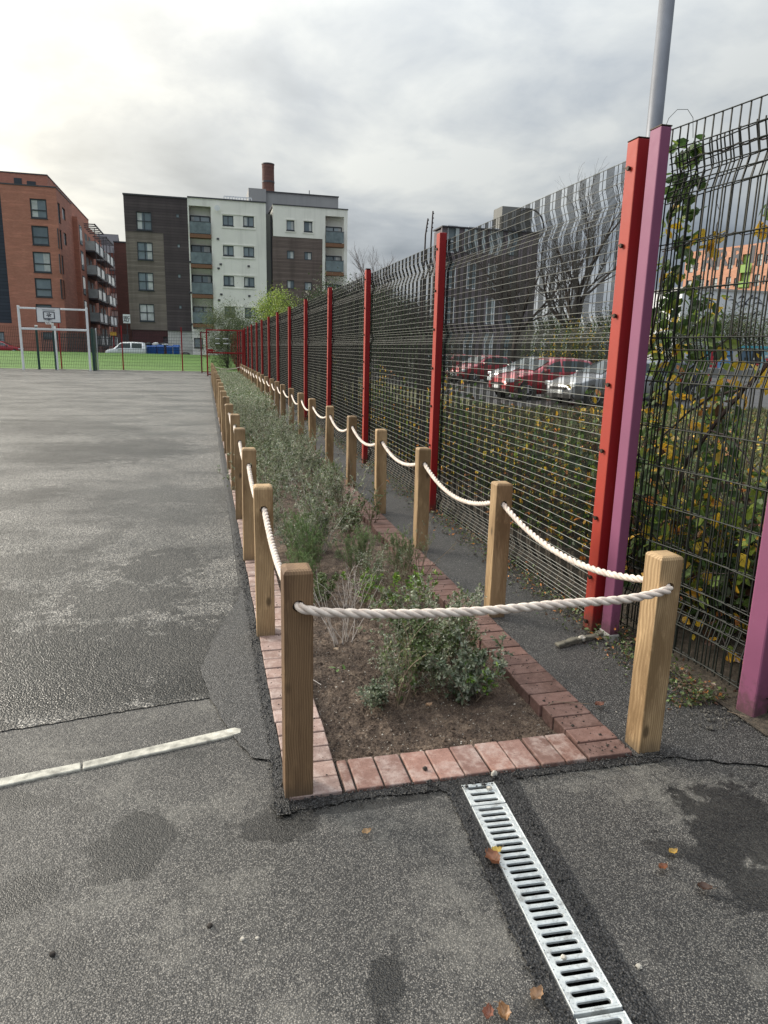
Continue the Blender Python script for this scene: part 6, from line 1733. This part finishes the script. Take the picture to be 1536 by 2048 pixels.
pts = [(x0 + (x1-x0)*t_, y0 + (y1-y0)*t_ + rl.uniform(-.004,.004), .030 + rl.uniform(-.003,.003)) for t_ in np.linspace(0, 1, 9)]
for i in range(8): mb.beam(pts[i], (pts[i+1][0]+.004, pts[i+1][1], pts[i+1][2]),   .034+rl.uniform(-.008,.008), .020+rl.uniform(-.006,.006))
o = mb.build('broken_timber', plain('rotten_timber', (.13,.12,.095), .9, nz=.35, sc=25, bump=.004), bevel=.004); tag(o, 'short piece of broken grey timber lying by the foot of the pink post', 'timber')
mb = MB(); xa, ya = gp(1095, 1422); mb.tube([(xa-.02,ya,.02),(xa+.04,ya+.015,.034),(xa+.12,ya-.005,.032),(xa+.19,ya-.03,.03)], .0016, 4); tag(mb.build('dry_stalk', M_stem), 'thin dry stalk lying across the right bricks', 'stalk')
xa, ya = gp(628, 1365); mb = MB(); mb.tube([(xa-.03,ya+.04,.02),(xa,ya,.012),(xa+.03,ya-.035,.002)], .0018, 4); tag(mb.build('dry_stalk', M_stemg), 'short pale stick on the soil beside the front left post', 'stick')
xa, ya = gp(1460, 1432); mb = MB(); mb.tube([(xa-.01,ya+.01,.02),(xa+.05,ya-.06,.018),(xa+.12,ya-.13,.018)], .0018, 4); tag(mb.build('dry_stalk', M_stem), 'thin stick on the ground at the foot of the big pink post', 'stick')

def scatter(name, n, fn, rmin, rmax, mat, label, cat, seed):
    rr = random.Random(seed); V = []; Fq = []
    for i in range(n):
        x, y, z = fn(rr); s_ = rr.uniform(rmin, rmax)*(1 if rr.random() < .9 else 1.8); a = rr.uniform(0, 6.28); b = len(V)
        q = [(1,0,0),(0,1,0),(-1,0,0),(0,-1,0),(0,0,.8),(0,0,-.5)]
        for (u, v, w) in q:
            u *= rr.uniform(.7,1.2); v *= rr.uniform(.7,1.2); V.append((x+s_*(u*cos(a)-v*sin(a)), y+s_*(u*sin(a)+v*cos(a)), z+s_*(w+.2)))
        for j in range(4): k_ = (j+1) % 4; Fq += [(b+j, b+k_, b+4), (b+k_, b+j, b+5)]
    me = bpy.data.meshes.new(name); me.from_pydata(V, [], Fq); me.materials.append(mat); o = bpy.data.objects.new(name, me); COL.objects.link(o)
    return tag(o, label, cat, kind='stuff')
scatter('soil_crumbs', 7000, lambda q: (lambda x, y: (x, y, fz_soil(x, y)))(q.uniform(IX0+.01, IX1-.01), 2.41 + 2.6*q.random()**1.3), .002, .007, M_soil, 'crumbs of brown soil over the surface of the bed', 'soil crumbs', 1)
scatter('soil_gravel', 1100, lambda q: (lambda x, y: (x, y, fz_soil(x, y)))(q.uniform(IX0+.01, IX1-.01), 2.41 + 2.2*q.random()**1.3), .0012, .0038, M_stone, 'pale grit scattered in the soil of the bed', 'gravel', 2)
scatter('dirt_specks', 420, lambda q: (q.uniform(IX1, BX1) if q.random() < .75 else q.uniform(BX0, IX0), 2.22 + 3.2*q.random()**1.5, .025 if True else 0), .0015, .0055, M_dirt, 'dark crumbs of soil dropped on the brick edging', 'dirt crumbs', 3)
scatter('path_gravel', 500, lambda q: (q.uniform(1.64, 2.3), 2.3 + 6*q.random()**1.4, .010), .001, .0028, M_stone, 'loose pale grit on the dark strip by the fence', 'gravel', 4)
scatter('fence_debris', 1400, lambda q: (2.20 + q.gauss(0, .09), 2.3 + 6.0*q.random()**1.3, .014), .003, .010, plain('grey_rubble', (.07,.065,.058), .9, nz=.4, sc=30), 'small stones and rubble along the foot of the fence', 'rubble', 5)
scatter('asphalt_crumbs', 1500, lambda q: (lambda s_: (gx(s_) + q.choice([-1,1])*q.uniform(.07,.135), s_, .006))(q.uniform(.6, 2.15)), .0015, .0048, M_fresh, 'loose black crumbs of fresh asphalt beside the drain', 'asphalt crumbs', 6)
scatter('asphalt_crumbs', 1500, lambda q: (q.uniform(.14, .235) if q.random() < .5 else q.uniform(.2, 1.8), 0, 0) if False else ((lambda s_: (s_, q.uniform(2.13, 2.197), .014))(q.uniform(.2, 1.8)) if q.random() < .5 else (q.uniform(.185, .236), q.uniform(2.15, 6.0), .012)), .002, .006, M_fresh, 'loose black asphalt crumbs along the outer edge of the bricks', 'asphalt crumbs', 7)

# ================================================================== SKY, SUN, CAMERA
SUN = Vector((-.66, .62, .40)).normalized()
el = math.asin(SUN.z); az = math.atan2(SUN.x, SUN.y)
W = bpy.data.worlds.new('World'); SC.world = W; W.use_nodes = True; nt = W.node_tree
bg = nt.nodes['Background']; lk = nt.links.new
def wn(t, **kw):
    nd = nt.nodes.new('ShaderNode' + t)
    for k_, v in kw.items(): setattr(nd, k_, v)
    return nd
sky = wn('TexSky', sky_type='NISHITA'); sky.sun_disc = False; sky.sun_elevation = el; sky.sun_rotation = az; sky.dust_density = 3; sky.air_density = 1.5
def wmath(op, a, b=None, clamp=False):
    nd = wn('Math', operation=op); nd.use_clamp = clamp
    for i_, v in enumerate((a, b)):
        if v is None: continue
        if isinstance(v, bpy.types.NodeSocket): lk(v, nd.inputs[i_])
        else: nd.inputs[i_].default_value = v
    return nd.outputs[0]
tc = wn('TexCoord'); dr = tc.outputs['Generated']
sp = wn('SeparateXYZ'); lk(dr, sp.inputs[0])
zc = wmath('MAXIMUM', sp.outputs[2], 0.0); den = wmath('ADD', zc, .22)
cx = wmath('DIVIDE', sp.outputs[0], den); cy = wmath('DIVIDE', sp.outputs[1], den)
cb = wn('CombineXYZ'); lk(cx, cb.inputs[0]); lk(cy, cb.inputs[1])
def wnoise(scale, det, rough, dist, loc):
    mp = wn('Mapping'); mp.inputs['Location'].default_value = loc; mp.inputs['Scale'].default_value = (1.0, 1.0, 1); lk(cb.outputs[0], mp.inputs[0])
    nd = wn('TexNoise'); nd.inputs['Scale'].default_value = scale; nd.inputs['Detail'].default_value = det; nd.inputs['Roughness'].default_value = rough; nd.inputs['Distortion'].default_value = dist
    lk(mp.outputs[0], nd.inputs['Vector']); return nd.outputs[0]
n1 = wnoise(.85, 7, .52, .35, (3.1, 7.4, 0)); n2 = wnoise(2.6, 7, .55, .3, (1.0, 2.0, 0))
nn = wmath('ADD', wmath('MULTIPLY', n1, .68), wmath('MULTIPLY', n2, .32))
rp = wn('ValToRGB'); lk(nn, rp.inputs[0]); cr = rp.color_ramp
cr.elements[0].position = .37; cr.elements[0].color = (1.95, 2.3, 2.8, 1); cr.elements[1].position = .60; cr.elements[1].color = (5.2, 5.4, 5.4, 1)
e = cr.elements.new(.48); e.color = (3.1, 3.45, 3.9, 1)
# brightening round the hidden sun, and the usual brighter zenith of an overcast sky
dt = wn('VectorMath', operation='DOT_PRODUCT'); lk(dr, dt.inputs[0]); dt.inputs[1].default_value = tuple(SUN)
gl = wmath('POWER', wmath('MAXIMUM', dt.outputs['Value'], 0.0), 3.6)
gcol = wn('Mix', data_type='RGBA', blend_type='ADD'); gcol.inputs[0].default_value = 1.0
gm = wn('Mix', data_type='RGBA', blend_type='MIX'); lk(gl, gm.inputs[0]); gm.inputs[6].default_value = (0, 0, 0, 1); gm.inputs[7].default_value = (5.2, 4.2, 2.3, 1)
lk(rp.outputs[0], gcol.inputs[6]); lk(gm.outputs[2], gcol.inputs[7])
zen0 = wmath('ADD', 1.0, wmath('MULTIPLY', wmath('POWER', zc, 2.2), 4.0))
dh = wn('VectorMath', operation='DOT_PRODUCT'); lk(dr, dh.inputs[0]); dh.inputs[1].default_value = tuple(Vector((SUN.x*1.0, SUN.y*.62, .12)).normalized())
zen = wmath('MULTIPLY', zen0, wmath('ADD', .80, wmath('MULTIPLY', dh.outputs['Value'], .42)))
vm = wn('VectorMath', operation='SCALE'); lk(gcol.outputs[2], vm.inputs[0]); lk(zen, vm.inputs['Scale'])
mx = wn('Mix', data_type='RGBA'); mx.inputs[0].default_value = .93; lk(sky.outputs[0], mx.inputs[6]); lk(vm.outputs[0], mx.inputs[7])
lk(mx.outputs[2], bg.inputs['Color']); bg.inputs['Strength'].default_value = .10
sl = bpy.data.lights.new('sun', 'SUN'); sl.energy = 2.6; sl.angle = radians(17); sl.color = (1.0, .93, .82)
so = bpy.data.objects.new('sun', sl); COL.objects.link(so); so.rotation_euler = SUN.to_track_quat('Z', 'Y').to_euler(); so.location = (-20, 20, 20)

cam = bpy.data.cameras.new('camera'); cam.sensor_fit = 'VERTICAL'; cam.sensor_height = 36; cam.lens = F/2048*36; cam.clip_start = .05; cam.clip_end = 1500
co = bpy.data.objects.new('camera', cam); COL.objects.link(co)
R3 = Matrix((( M3[0][0], -M3[0][1], -M3[0][2]), (M3[1][0], -M3[1][1], -M3[1][2]), (M3[2][0], -M3[2][1], -M3[2][2])))
co.matrix_world = Matrix.Translation(Vector(CAM)) @ R3.to_4x4()
SC.camera = co
SC.view_settings.view_transform = 'Standard'; SC.view_settings.look = 'None'; SC.view_settings.exposure = 0.47; SC.view_settings.gamma = 1
SC.view_settings.use_curve_mapping = False
SC.cycles.max_bounces = 6; SC.cycles.transparent_max_bounces = 4
